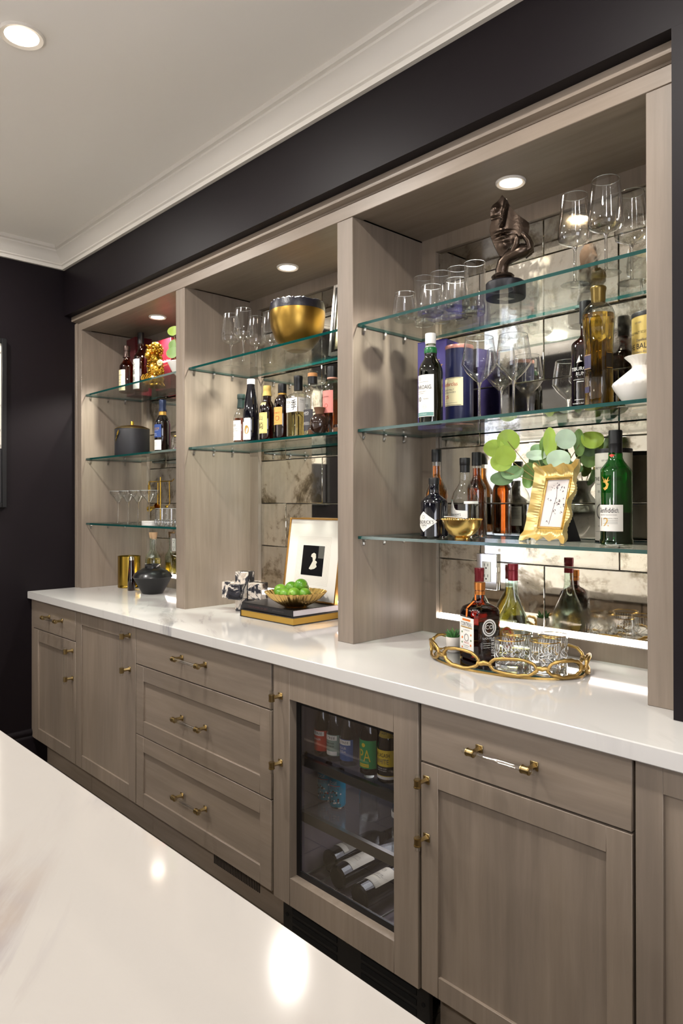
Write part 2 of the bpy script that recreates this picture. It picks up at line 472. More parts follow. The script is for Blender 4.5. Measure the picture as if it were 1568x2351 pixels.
for x in (ax0+.02, (ax0+ax1)/2, ax1-.02): fr.box(x-.02, -5.34, 0, x+.02, -5.3, az)
fr.box(ax0, -5.34, az-.02, ax1, -5.3, az+.02).box(ax0, -5.34, .72, ax1, -5.3, .76)
fr.build('frame', CROWN, wd)
wd3 = struct('fill_panel_3', MB().box(-7.185, -5.0, .7, -7.175, -2.1, 2.4), mat('fill_glow_left', '#dfe6f5', .6, emit='#f2f5ff', es=21))  # added glowing panel in window form, out of view, brightens the ceiling
fr = MB()
for y in (-5.0, -3.55, -2.1): fr.box(-7.2, y-.03, .67, -7.15, y+.03, 2.43)
fr.box(-7.2, -5.03, .65, -7.13, -2.07, .71).box(-7.2, -5.03, 2.38, -7.14, -2.07, 2.44)
fr.build('frame', CROWN, wd3)
wd = struct('fill_panel_2', MB().box(XR-.03, -4.6, .75, XR-.02, -2.2, 2.35), FILL_GLOW)  # unseen glowing panel added on the right wall as fill light
fr = MB()
for y in (-4.6, -3.4, -2.2): fr.box(XR-.05, y-.03, .72, XR-.0, y+.03, 2.38)
fr.box(XR-.05, -4.63, .70, XR, -2.17, .76).box(XR-.05, -4.63, 2.33, XR, -2.17, 2.40)
fr.build('frame', CROWN, wd)
# crown moulding: along the bulkhead and along the left wall (mitred)
CP = [(0, 2.640), (.016, 2.640), (.018, 2.656), (.026, 2.660), (.026, 2.666), (.032, 2.672), (.046, 2.692), (.064, 2.708), (.070, 2.712), (.070, 2.720), (.082, 2.724), (.084, CEIL), (0, CEIL)]
c1 = MB(); n = len(CP)
A = [(XL+d, YW-d, z) for d, z in CP]; B = [(XR, YW-d, z) for d, z in CP]
c1.add(A+B, [(i, i+1, n+i+1, n+i) for i in range(n-1)])
struct('trim_1', c1, CROWN, ang=25)
c2 = MB(); A2 = [(XL+d, -1.9, z) for d, z in CP]
c2.add(A+A2, [(i, i+1, n+i+1, n+i) for i in range(n-1)])
struct('trim_2', c2, CROWN, ang=25)
bb = [(0, 0), (.016, 0), (.016, .14), (.014, .15), (.010, .155), (.014, .165), (.014, .175), (.006, .188), (0, .19)]
m = len(bb)
struct('baseboard_left', MB().add([(XL+d, .1, z) for d, z in bb]+[(XL+d, -1.9, z) for d, z in bb], [(i, i+1, m+i+1, m+i) for i in range(m-1)]), PLUM)

# ------------------------------------------------------------------ shelving built into the niche
su = thing('shelving_unit', 'tall taupe wooden back bar of three mirrored bays under the plum bulkhead', 'shelving', (0, 0, 0))
POSTS = [(XL, -3.780), (-2.793, -2.721), (-1.745, -1.670), (-.706, -.612)]
BAYS = [(-3.780, -2.793), (-2.721, -1.745), (-1.670, -.706)]
WT, HB, HT = .914, 2.317, 2.359
for i, (a, b) in enumerate(POSTS):
    mb = MB()
    if i == 0:
        mb.box(a, YF-.012, WT, a+.026, .66, HT, .002).box(a+.026, YF, WT, a+.034, .66, HT).box(a+.034, YF-.004, WT, b, .66, HB, .0015)
    elif i == 3: mb.box(a, YF, WT, b, .66, HB, .0015)
    elif i == 1: mb.box(a, YF, WT, b-.011, .66, HB, .0015).box(b-.011, YF+.0015, WT, b, .66, HB)
    else: mb.box(a, YF, WT, b, .66, HB, .0015)
    mb.build('post' if i in (0, 3) else 'divider', WOOD_V, su)
MB().box(XL+.034, YF-.002, HB, -.612, YF+.05, HT, .0015).build('header', WOOD_H, su)
MB().prism([(YF+.05, HT), (YF-.004, HT), (YF-.004, HT+.006), (YF-.028, HT+.010), (YF-.030, HT+.016), (YF-.030, 2.393), (YF+.05, 2.393)], 'x', XL, -.612).build('cornice', WOOD_H, su)
for a, b in BAYS:
    MB().box(a, YF+.05, HB+.004, b, .66, HB+.03).build('top_panel', WOOD_H, su)
    g = .062; z0, z1 = .966, 2.268
    fr = MB().box(a, YB, WT, a+g, .66, HB+.004).box(b-g, YB, WT, b, .66, HB+.004).box(a+g, YB, WT, b-g, .66, z0).box(a+g, YB, z1, b-g, .66, HB+.004)
    fr.build('back_frame', WOOD_V, su, smooth=False)
    MB().box(a+g, .6405, z0, b-g, .644, z1).build('backing', mat('backing', '#8d8578', .4), su)
    # antique mirror tiles, half bond
    rows = [.966, 1.180, 1.374, 1.569, 1.763, 1.958, 2.153, 2.268]
    x0, x1 = a+g, b-g; mid = (x0+x1)/2
    for r in range(7):
        za, zb = rows[r]+.0009, rows[r+1]-.0009
        cuts = [x0, mid, x1] if r % 2 == 0 else [x0, mid-.243, mid+.243, x1]
        for p, q in zip(cuts, cuts[1:]):
            MB().box(p+.0009, .632, za, q-.0009, .640, zb, .0018).build('tile', MIRROR, su)
LED = mat('led_strip', '#fff4ea', .5, emit='#fff0e8', es=11)
for i, (a, b) in enumerate(BAYS):
    t = thing('light_strip', 'glowing white strip light along the foot of the %s mirror' % ['left bay', 'middle bay', 'right bay'][i], 'light', ((a+b)/2, .625, .966), 0, 'strip lights under the mirrors')
    w = (b-a)/2-.064
    MB().box(-w, -.004, .0, w, .006, .019).build('diffuser', LED, t)
    MB().box(-w, -.008, .0, w, -.004, .003).build('channel', mat('alu', '#b9b6b0', .35, 1), t)
# round recessed lamps
LENS = mat('lamp_lens', '#fff6ea', .5, emit='#ffe9cf', es=14)
TRIMW = mat('lamp_trim', '#e9e4dc', .4)
def downlight(x, y, z, label, r=.034, group=None):
    t = thing('downlight', label, 'light', (x, y, z), 0, group)
    MB().lathe([(r*.74, 0), (r*.76, -.004), (r*.95, -.007), (r*1.02, -.004), (r*1.02, 0)], 36).build('trim_ring', TRIMW, t)
    MB().lathe([(0, -.003), (r*.75, -.003), (r*.75, 0), (0, 0)], 32).build('lens', LENS, t)
    return t
for i, x in enumerate((-3.262, -2.216, -1.177)):
    nm = ['left bay above the red boxes', 'middle bay above the black and gold bowl', 'right bay above the bronze face sculpture'][i]
    downlight(x, .434, HB+.004, 'round recessed lamp in the '+nm, .043, 'bay downlights')
    lamp('SPOT', 'bay_lamp', (x, .434, HB-.014), (44, 50, 36)[i], (1, .93, .85), .03, spot_size=math.radians(128), spot_blend=.35)
for i, (x, y) in enumerate(ROOM_LIGHTS):
    lb = ['bright round recessed ceiling lamp at the top left over the aisle', 'recessed ceiling lamp before the left bay', 'recessed ceiling lamp before the right bay', 'recessed ceiling lamp beyond the right post', 'recessed ceiling lamp behind the island near the left wall', 'recessed ceiling lamp behind the middle of the island', 'recessed ceiling lamp behind the right of the island', 'recessed lamp in the dropped ceiling at the far side', 'recessed lamp in the dropped ceiling towards the arch'][i]
    downlight(x, y, CEIL if y > -3.3 else 2.42, lb, .062, 'room downlights')

# glass shelves and their clear pins
Z3, Z2, Z1 = 1.968, 1.620, 1.268
TH = .0095
for bi, zs in ((0, (Z3, Z2, Z1)), (1, (Z3, Z2)), (2, (Z3, Z2, Z1))):
    a, b = BAYS[bi]
    for z in zs:
        lv = {Z3: 'top', Z2: 'second', Z1: 'lowest'}[z]
        what = {(0, Z3): 'under the gold figurine', (0, Z2): 'under the black ice bucket', (0, Z1): 'under the champagne coupes', (1, Z3): 'under the black and gold bowl', (1, Z2): 'under the row of whisky bottles', (2, Z3): 'under the bronze face', (2, Z2): 'under the wine glasses and purple box', (2, Z1): 'under the ornate gold frame'}[(bi, z)]
        t = thing('glass_shelf', '%s green-edged glass shelf of the %s bay, %s' % (lv, ['left', 'middle', 'right'][bi], what), 'shelf', ((a+b)/2, .285, z-TH), 0, 'glass shelves')
        w = (b-a)/2-.003; d = .325
        MB().add([(-w, 0, TH), (w, 0, TH), (w, d, TH), (-w, d, TH), (-w, 0, 0), (w, 0, 0), (w, d, 0), (-w, d, 0)], [(0, 1, 2, 3), (7, 6, 5, 4)]).build('pane', SHELF, t, smooth=False)
        e = MB().box(-w, -.0006, .0002, w, 0, TH-.0002).box(-w, d, 0, w, d+.0006, TH).box(-w-.0006, 0, 0, -w, d, TH).box(w, 0, 0, w+.0006, d, TH)
        e.build('edge', SHELF_EDGE, t, smooth=False)
        for x, s in ((a, 1), (b, -1)):
            for y in (.312, .412, .512):
                p = MB().prism([(0, -TH), (s*.011, -TH), (s*.011, -TH-.004), (s*.004, -TH-.022), (0, -TH-.024)], 'y', -.0045, .0045).box(min(0, s*.004), -.0025, -TH-.02, max(0, s*.004), .0025, -TH-.012)
                p.build('shelf_pin', ACRYLIC, su, loc=(x, y, z))

# ------------------------------------------------------------------ base cabinets
def shaker(x0, z0, x1, z1, st, par, wood_m, rail=None, slab=False):
    """front panel in the plane y=.02; returns the leaf"""
    rail = rail or st
    if slab: return MB().box(x0, .020, z0, x1, .040, z1, .0015)
    mb = MB()
    mb.box(x0, .020, z0, x0+st, .040, z1, .001).box(x1-st, .020, z0, x1, .040, z1, .001)
    mb.box(x0+st, .0202, z1-rail, x1-st, .040, z1, .001).box(x0+st, .0202, z0, x1-st, .040, z0+rail, .001)
    return mb
def pull(par, p, q):
    """acrylic bar pull with brass posts, between p and q (x, z)"""
    (x0, z0), (x1, z1) = p, q
    hor = abs(x1-x0) > abs(z1-z0); L = max(abs(x1-x0), abs(z1-z0)); e = .016
    def P(t, y): return (x0+(x1-x0)*t, y, z0+(z1-z0)*t)
    MB().tube([P(-e/L, -.016), P(1+e/L, -.016)], .0062, 14).build('handle_bar', ACRYLIC, par)
    for t in (.035, .965):
        c = Vector(P(t, -.016)); d = Vector(P(1, 0))-Vector(P(0, 0)); d.normalize()
        mb = MB().tube([c-d*.011, c+d*.011], .0088, 16)
        mb.tube([c-d*.0095, c-d*.0075], .0098, 16).tube([c+d*.0075, c+d*.0095], .0098, 16)
        mb.tube([c+Vector((0, .006, 0)), (c.x, .010, c.z), (c.x, .0195, c.z)], [.0058, .0062, .0095], 4)
        mb.box(c.x-.010, .0165, c.z-.010, c.x+.010, .0199, c.z+.010, .001)
        mb.build('handle_mount', BRASS, par)
def front(unit, name, x0, z0, x1, z1, st=.057, slab=False, handle=None, panelwood=None, rail=None):
    w = WOOD_H if name == 'drawer' else WOOD_V
    o = shaker(x0, z0, x1, z1, st, unit, w, rail, slab).build(name, w, unit)
    rail = rail or st
    if not slab: MB().box(x0+st-.002, .0275, z0+rail-.002, x1-st+.002, .036, z1-rail+.002).build('panel', panelwood or w, o, smooth=False)
    if handle: pull(o, *handle)
    return o
GAP = .0016
ZT, ZB = .873, .150
def unit(label, x0, x1, zb=ZB):
    u = thing('base_cabinet', label, 'cabinet', (0, 0, 0), 0, 'base cabinets')
    MB().box(x0, .041, zb-.004, x1, .62, .8758).build('carcass', WOOD_V, u, smooth=False)
    MB().box(x0, .098, 0, x1, .12, zb-.004).build('toe_kick', WOOD_H, u, smooth=False)
    return u
u1 = unit('narrow taupe cabinet with one drawer over a door against the plum left wall', XL+.002, -3.285)
MB().box(XL+.002, .022, ZB, -3.818, .041, ZT).build('filler', WOOD_V, u1)
front(u1, 'drawer', -3.816, .727, -3.287, ZT, slab=True, handle=((-3.605, .806), (-3.435, .806)))
front(u1, 'door', -3.816, ZB, -3.287, .723, .062, handle=((-3.318, .685), (-3.318, .545)))
u2 = unit('full-height single door taupe cabinet second from the left wall', -3.284, -2.692)
front(u2, 'door', -3.282, ZB, -2.694, ZT, .060, handle=((-2.744, .835), (-2.744, .685)))
u3 = unit('wide taupe cabinet of three drawers beside the drinks fridge', -2.691, -1.790)
for z0, z1, sl in ((.7235, ZT, True), (.4395, .7195, False), (ZB, .4355, False)):
    zc = {True: .803}.get(sl, (z0+z1)/2)
    front(u3, 'drawer', -2.689, z0, -1.792, z1, .060, slab=sl, handle=((-2.335, zc), (-2.165, zc)))
vk = MB()
for k in range(30): vk.box(-2.236+k*.0095, .0965, .05, -2.231+k*.0095, .0985, .10)
vk.build('toe_vent', BLACK, u3, smooth=False)['kind'] = 'stuff'
u4 = unit('taupe cabinet with one drawer over a wide door right of the drinks fridge', -1.176, -.628)
front(u4, 'drawer', -1.174, .7265, -.631, ZT, slab=True, handle=((-1.000, .800), (-.843, .800)))
front(u4, 'door', -1.174, ZB, -.631, .7215, .0535, handle=((-1.155, .688), (-1.155, .533)))
u5 = unit('taupe cabinet door cut off by the right edge of the picture', -.626, .32)
front(u5, 'door', -.624, ZB, -.160, ZT, .0535)
front(u5, 'door', -.157, ZB, .318, ZT, .0535)
wt = MB().box(XL+.001, 0, .8762, .36, .657, WT, .0025).build('worktop', QUARTZ, None)
tag(wt, 'white veined quartz worktop running along the whole back bar', 'worktop')

# ------------------------------------------------------------------ drinks fridge
fg = thing('drinks_fridge', 'built-in drinks fridge with glass door in a taupe frame', 'fridge', (0, 0, 0))
DARKIN = mat('fridge_liner', '#6f666b', .45)
lamp('AREA', 'fridge_lamp', (-1.48, .33, .565), .45, (.95, .93, 1), .3)
lamp('AREA', 'fridge_lamp', (-1.48, .33, .395), .35, (.95, .93, 1), .3)
fb = MB()
X0, X1 = -1.7845, -1.1795
fb.box(X0, .075, .10, X0+.03, .61, .872).box(X1-.03, .075, .10, X1, .61, .872).box(X0, .58, .10, X1, .61, .872).box(X0, .075, .845, X1, .61, .872).box(X0, .075, .10, X1, .61, .165)
fb.build('liner', DARKIN, fg, smooth=False)
dr = MB()
dz0, dz1 = .142, ZT
wx0, wx1, wz0, wz1 = -1.7005, -1.2685, .227, .774
dr.box(X0+.004, .020, dz0, wx0, .055, dz1, .0012).box(wx1, .020, dz0, X1-.004, .055, dz1, .0012).box(wx0, .0202, wz1, wx1, .055, dz1, .001).box(wx0, .0202, dz0, wx1, .055, wz0, .001)
door = dr.build('door', WOOD_V, fg)
MB().box(wx0, .048, wz0, wx0+.018, .055, wz1).box(wx1-.018, .048, wz0, wx1, .055, wz1).box(wx0+.018, .048, wz0, wx1-.018, .055, wz0+.018).box(wx0+.018, .048, wz1-.018, wx1-.018, .055, wz1).build('gasket', BLACK, door, smooth=False)
MB().add([(wx0, .05, wz0), (wx1, .05, wz0), (wx1, .05, wz1), (wx0, .05, wz1)], [(0, 1, 2, 3)]).build('glass_pane', thin('fridge_glass', (.80, .80, .82), .17, .6, 3), door)
pull(door, (-1.7425, .785), (-1.7425, .562))
STEEL = mat('brushed_steel', '#8f8d88', .35, .9)
for z, zh in ((.578, .027), (.406, .030)):
    MB().box(-1.752, .085, z-zh, -1.212, .100, z).build('shelf_front', STEEL, fg)
    MB().box(-1.752, .100, z-.006, -1.212, .56, z-.002).build('shelf_glass', SHELF, fg)
rk = MB()
for k in range(9): rk.tube([(-1.745+k*.066, .09, .185), (-1.745+k*.066, .56, .185)], .003, 6)
rk.tube([(-1.752, .10, .185), (-1.212, .10, .185)], .004, 6).build('wine_rack', STEEL, fg)
gr = MB().box(X0+.002, .060, .012, X1-.002, .075, .128, .002)
grl = gr.build('grille', BLACK, fg)
SLOT = mat('grille_slot', '#020203', .8)
gs = MB()
for c0, c1 in ((-1.735, -1.53), (-1.43, -1.225)):
    for k in range(3): gs.box(c0, .0585, .034+k*.027, c1, .0602, .050+k*.027)
gs.build('slot', SLOT, grl, smooth=False)
sc = MB()
for x in (X0+.02, X1-.025): sc.lathe([(0, 0), (.004, 0), (.005, .001)], 12)
MB().tube([(X0+.022, .0585, .075), (X0+.022, .0602, .075)], .006, 12).tube([(X1-.022, .0585, .075), (X1-.022, .0602, .075)], .006, 12).build('screw', SLOT, grl)
lk = MB().tube([(-1.480, .052, .122), (-1.480, .0605, .122)], .0095, 20).build('lock', mat('nickel', '#b9b2a6', .25, 1), fg)
MB().box(-1.4815, .0515, .118, -1.4785, .0522, .126).box(-1.4815, .0515, .1225, -1.478, .0522, .1245).build('keyhole', SLOT, lk)

# ------------------------------------------------------------------ island in front
isl = thing('kitchen_island', 'large island with a white marble-veined top in the foreground', 'island', (0, 0, 0))
MB().box(-3.0, -2.25, .876, 1.3, -.868, WT, .0025).build('countertop', QUARTZ_I, isl)
MB().box(-2.95, -2.2, .1, 1.25, -.905, .8758).box(-2.9, -2.1, 0, 1.2, -.97, .1).build('body', WOOD_V, isl, smooth=False)
for k in range(6):
    x0 = -2.95+k*.7
    sh = MB().box(x0+.004, -.905, .11, x0+.06, -.885, .872, .001).box(x0+.64, -.905, .11, x0+.696, -.885, .872, .001).box(x0+.06, -.905, .81, x0+.64, -.885, .872, .001).box(x0+.06, -.905, .11, x0+.64, -.885, .17, .001)
    sh.build('side_panel', WOOD_V, isl)

# ------------------------------------------------------------------ outlets on the mirrors, picture on the left wall
def outlet(x, z, label):
    t = thing('wall_outlet', label, 'outlet', (x, .632, z), 0, 'outlets on the mirrors')
    MB().box(-.041, -.012, -.06, .041, 0, .06, .002).build('cover_plate', mat('mirror_plate', '#d9d8d6', .06, 1), t)
    f = MB().box(-.0175, -.0145, -.034, .0175, -.0118, .034, .0015).build('receptacle', PAPER, t)
    s = MB()
    for dz in (-.018, .018):
        s.box(-.008, -.0149, dz, -.006, -.0143, dz+.009).box(.006, -.0149, dz, .008, -.0143, dz+.009).tube([(0, -.0149, dz-.006), (0, -.0143, dz-.006)], .0028, 10)
    s.build('slots', BLACK, f, smooth=False)
outlet(-1.397, 1.147, 'mirrored outlet plate behind the red-capped bottles in the right bay')
outlet(-3.425, 1.150, 'outlet plate above the black lacquered jar in the left bay')
pic = thing('wall_picture', 'black-framed picture on the plum left wall, cut off by the picture edge', 'picture', (XL, -.11, 1.786))
pw, ph, d = .75, .4315, .028
fr = MB().box(0, -.024, -ph, d, 0, ph, .002).box(0, -pw, -ph, d, -pw+.024, ph, .002).box(0, -pw+.024, ph-.024, d, -.024, ph, .002).box(0, -pw+.024, -ph, d, -.024, -ph+.024, .002)
fr.build('frame', BLACK, pic)
mm, nt, b = newmat('picture_print')
n1 = noise(nt, mapping(nt, (6, 6, 4)), 1.5, 6, .7, 1.2); r1 = ramp(nt, [(.44, '#ece6da'), (.56, '#ece6da'), (.60, '#6f665f'), (.7, '#e8e2d6')]); nt.links.new(n1.outputs['Fac'], r1.inputs['Fac'])
sx = nt.nodes.new('ShaderNodeSeparateXYZ'); tc = nt.nodes.new('ShaderNodeTexCoord'); nt.links.new(tc.outputs['Object'], sx.inputs[0])
lt = nt.nodes.new('ShaderNodeMath'); lt.operation = 'LESS_THAN'; lt.inputs[1].default_value = -.13; nt.links.new(sx.outputs[2], lt.inputs[0])
nt.links.new(mix(nt, lt.outputs[0], r1.outputs['Color'], '#2c2a2c'), b.inputs['Base Color'])
MB().box(0, -pw+.02, -ph+.02, .014, -.02, ph-.02).build('print', mm, pic)
# ------------------------------------------------------------------ counter, right bay: twig tray with bottles and glasses
WT = .914
rnd = random.Random(3)
tray = thing('twig_tray', 'oval mirrored tray with a rim of gold twig loops on the right worktop', 'tray', (-1.165, .385, WT), math.radians(5))
TA, TB = .232, .147
el = [(math.cos(2*PI*i/64), math.sin(2*PI*i/64)) for i in range(64)]
MB().prism([((TA-.002)*x, (TB-.002)*y) for x, y in el], 'z', .0, .006).build('base_plate', GOLDLEAF, tray)
MB().prism([((TA-.006)*x, (TB-.006)*y) for x, y in el], 'z', .0062, .0095).build('mirror_plate', mat('tray_mirror', '#dfe6e4', .04, 1), tray)
MB().lathe([(1-.030, .0062), (1-.024, .0062), (1-.024, .0098), (1-.030, .0098)], 64).xf(Matrix.Diagonal((TA, TB, 1, 1))).build('mirror_edge', SHELF_EDGE, tray)
NL = 9
for k in range(NL):
    a0 = 2*PI*(k+.35)/NL; half = PI/NL*.80; mb = MB(); pts = []; rr = []
    h = .044*(.9+.25*rnd.random())
    for i in range(26):
        t = 2*PI*i/26
        sup = abs(math.cos(t))**.75*math.copysign(1, math.cos(t))
        a = a0+half*sup*(1+.04*rnd.uniform(-1, 1))
        z = .008+h/2+h/2*math.sin(t)*(1+.08*rnd.uniform(-1, 1))
        o = 1.012+.02*(z/.05)
        pts.append((TA*o*math.cos(a), TB*o*math.sin(a), z)); rr.append(.0048*(1+.22*rnd.uniform(-1, 1)))
    mb.tube(pts, rr, 8, closed=True)
    b0 = a0+half; b1 = a0+2*PI/NL-half; q = []
    for i in range(5):
        a = b0-.02+(b1-b0+.04)*i/4; q.append((TA*1.02*math.cos(a), TB*1.02*math.sin(a), .008+.021+.003*rnd.uniform(-1, 1)))
    mb.tube(q, [.005, .0065, .0075, .006, .005], 8)
    mb.build('twig_loop', GOLDLEAF, tray, ang=60)
TZ = WT+.0096
# square amber liqueur bottle
H = .222; sq = square(9)
pc = [(0, 0), (.040, 0), (.0455, .004), (.0455, .125), (.0445, .140), (.040, .150), (.030, .158), (.018, .164), (.0145, .172), (.0145, .205)]
ORANGE = mat('label_orange', '#d9772b', .5); LEAFI = mat('label_leaf', '#5f7a4a', .6)
sqm = lambda a, z: (sq(a, z) if z < .150 else sq(a, z)+(1-sq(a, z))*min(1, (z-.150)/.014))
cb = bottle('liqueur_bottle', 'square amber orange-liqueur bottle with copper cap and cream label on the gold tray', (-1.235, .357, TZ), pc, BROWNG, (.150, DEEP),
            [(0, .186), (.0155, .186), (.0155, .196), (.0145, .197), (.0145, .199), (.0160, .200), (.0160, .221), (.0150, .222), (0, .222)], mat('copper_cap', '#c07a3c', .3, .8), rotz=math.radians(-20), mod=sqm,
            labels=[dict(z=(.022, .122), a=-90, w=76, m=PAPER, lines=[('=', .006, 0, .115, ORANGE, .040), ('COINTREAU', .012, 0, .1025, INK, .054), ('=', .003, 0, .0935, INKGOLD, .056), ('L\'UNIQUE', .004, 0, .085, INKG, .03), ('o', .006, -.022, .078, LEAFI), ('o', .006, .022, .074, ORANGE), ('o', .007, -.021, .062, ORANGE), ('o', .006, .022, .058, LEAFI), ('oo', .022, 0, .064, INKG), ('o', .006, -.022, .048, LEAFI), ('o', .007, .021, .044, ORANGE), ('TRIPLE SEC', .0045, 0, .049, INKR, .026), ('=', .001, 0, .041, INKG, .03), ('LIQUEUR', .003, 0, .036, INKG, .02), ('o', .006, -.021, .034, ORANGE), ('70cl', .003, -.020, .027, INK)]),
                    dict(z=(.020, .126), a=0, w=70, m=thin('smoked_label', (.55, .45, .45), .12, .5), lines=[('oo', .050, 0, .096, INKW, .046), ('oo', .036, 0, .096, INKW, .033), ('CO', .012, 0, .098, INKW), ('LIQUEUR', .006, 0, .066, INKW, .042), ('LIBERE', .011, .012, .040, INKW, .050, True), ('=', .001, -.008, .052, INKW, .024), ('=', .001, -.008, .046, INKW, .024), ('=', .001, -.008, .040, INKW, .024)])])
MB().add([(-.004, -.0435, .150), (.004, -.0435, .150), (.004, -.020, .168), (-.004, -.020, .168)], [(0, 1, 2, 3)]).add([(-.004, -.0463, .124), (.004, -.0463, .124), (.004, -.0445, .148), (-.004, -.0445, .148)], [(0, 1, 2, 3)]).add([(-.004, -.0152, .168), (.004, -.0152, .168), (.004, -.0152, .188), (-.004, -.0152, .188)], [(0, 1, 2, 3)]).build('ribbon', ORANGE, cb)
# empty onion-shaped clear bottle with red cap
ov = lambda a, z: 1/math.sqrt(math.cos(a)**2+(math.sin(a)/(.55 if z < .15 else .55+.45*min(1, (z-.15)/.04)))**2)
pe = [(0, .002), (.040, 0), (.056, .006), (.062, .030), (.062, .062), (.056, .090), (.046, .112), (.034, .135), (.024, .155), (.0175, .175), (.015, .195), (.0138, .225), (.0138, .240)]
RED = mat('red_cap', '#7d1f2a', .3, .3)
bottle('brandy_bottle', 'empty onion-shaped clear bottle with a red cap and round gold label behind the tray glasses', (-1.195, .468, TZ), pe, AQUAG, (.022, PALE),
       [(0, .222), (.0150, .222), (.0150, .250), (.0142, .252), (.0155, .253), (.0155, .270), (.0145, .272), (0, .272)], RED, rotz=math.radians(8), mod=ov,
       labels=[dict(name='round_label', z=(.020, .088), a=-96, w=84, m=mat('label_gold', '#b98a4c', .45, .3), top=lambda u: -.034*(1-math.sqrt(max(0, 1-(2*u-1)**2))), bot=lambda u: .034*(1-math.sqrt(max(0, 1-(2*u-1)**2))),
                    lines=[('oo', .060, 0, .054, INKR, .060), ('=', .018, 0, .046, mat('label_maroon', '#6b2a20', .5), .046), ('E&J', .013, 0, .046, INKW, .030), ('VS', .006, 0, .070, INK)])])
# gold brandy bottle behind
pg = [(0, .002), (.045, 0), (.052, .006), (.054, .05), (.052, .085), (.044, .115), (.030, .140), (.019, .160), (.0150, .178), (.0140, .225)]
bottle('brandy_bottle', 'golden brandy bottle with a red cap half hidden behind the amber liqueur bottle', (-1.372, .545, WT), pg, AQUAG, (.176, GOLDL), [(0, .204), (.0150, .204), (.0150, .232), (.0158, .234), (.0158, .251), (.015, .252), (0, .252)], RED,
       labels=[dict(z=(.02, .07), a=-70, w=110, m=CREAMP), dict(name='neck_label', z=(.098, .122), a=-60, w=80, m=mat('label_gold2', '#c9a24a', .4, .5))])
# rocks glasses with gold rims and a cut band
pr = [(0, 0), (.0375, 0), (.039, .002), (.0393, .03), (.0395, .060), (.0397, .088)]
GRIM = mat('gold_rim', '#c9a45a', .25, 1)
CUT = mat('cut_lines', '#f4f6f6', .15, coat=.4)
for i, (x, y, w) in enumerate([(-1.087, .285, 'front left'), (-1.005, .328, 'front right'), (-1.038, .424, 'back right'), (-1.125, .376, 'back left')]):
    t = tumbler('rocks_glass', 'cut rocks glass with thin gold rim, %s one of four on the gold tray' % w, (x, y, TZ), pr, .024, 'rocks glasses on the tray', rim=GRIM)
    mb = MB()
    for k in range(30):
        a = 2*PI*k/30; c, s = math.cos(a), math.sin(a); d = .0008; R = .0401
        mb.add([(R*c+d*s, R*s-d*c, .062), (R*c-d*s, R*s+d*c, .062), (R*c-d*s, R*s+d*c, .076), (R*c+d*s, R*s-d*c, .076)], [(0, 1, 2, 3)])
    mb.build('cut_band', CUT, t, smooth=False)['kind'] = 'stuff'
    mb = MB()
    for k in range(10):
        a = 2*PI*k/10
        mb.tube([(.0398*math.cos(a+.25*math.sin(q*1.4)), .0398*math.sin(a+.25*math.sin(q*1.4)), .026+.030*q/4) for q in range(5)], .0009, 4)
    mb.build('etched_swirls', CUT, t)['kind'] = 'stuff'
# succulent
pot = thing('potted_succulent', 'tiny succulent in a white pot at the left end of the gold tray', 'plant', (-1.346, .375, TZ))
MB().lathe([(0, 0), (.019, 0), (.0205, .002), (.0225, .044), (.0215, .046), (.0195, .044), (.0185, .036), (0, .036)], 28).build('pot', mat('pot_concrete', '#d8d0c6', .7, bump=(120, .2)), pot)
MB().lathe([(0, .037), (.0187, .037)], 20).build('soil', mat('soil', '#4a3a2a', .9), pot)
SUCC = mat('succulent_green', '#3c6b34', .45)
for k in range(13):
    a = k*2.4; tl = .25+.05*k; L = .040 if k < 8 else .030
    d = Vector((math.cos(a)*math.sin(tl), math.sin(a)*math.sin(tl), math.cos(tl)))
    b0 = Vector((math.cos(a)*.004, math.sin(a)*.004, .036))
    MB().tube([b0+d*L*q+Vector((0, 0, -.010*q*q*tl)) for q in (0, .25, .5, .75, 1)], [.004, .0062, .0055, .0034, .0004], 6).build('leaf', SUCC, pot)

# ------------------------------------------------------------------ right bay, lowest shelf
Z1 = 1.268; Z2 = 1.620; Z3 = 1.968
ph = [(0, 0), (.040, 0), (.0435, .004), (.0435, .108), (.0415, .116), (.030, .126), (.018, .134), (.0155, .140), (.0165, .143), (.0155, .146), (.0165, .149), (.0155, .152), (.0155, .172)]
dia = lambda u: -.030*abs(2*u-1)
bottle('gin_bottle', 'squat black apothecary gin bottle with white diamond label on the lowest right shelf', (-1.441, .400, Z1), ph, DARKG, None, [(0, .168), (.0168, .168), (.0172, .186), (.0162, .188), (0, .188)], BLACK,
       labels=[dict(name='diamond_label', z=(.018, .082), a=-98, w=118, m=PAPER, nv=6, top=lambda u: -.0315*abs(2*u-1), bot=lambda u: .0315*abs(2*u-1), lines=[("HENDRICK'S", .0105, .002, .0495, INK, .066), ('GIN', .006, .000, .0385, INK, .022), ('=', .0006, 0, .043, INKG, .05), ('oo', .010, .0, .065, INKG), ('=', .0006, .0, .031, INKG, .02)])])
TEAL = mat('label_teal', '#7fc4b0', .5)
pa = bprof(.0385, .270, .135, .0145, .205)
bottle('whisky_bottle', 'tall amber whisky bottle with teal label behind the black gin bottle', (-1.512, .500, Z1), pa, GLASSW, (.232, AMBER), [(0, .246), (.0165, .246), (.0165, .284), (.0155, .287), (0, .287)], BLACK, labels=[dict(z=(.03, .128), w=140, m=TEAL, lines=[('=', .03, 0, .075, PAPER, .06)])])
pgr = [(0, 0), (.039, 0), (.0435, .004), (.0435, .104), (.042, .122), (.036, .142), (.026, .158), (.0185, .170), (.0165, .182), (.0172, .194), (.0155, .206), (.0150, .250)]
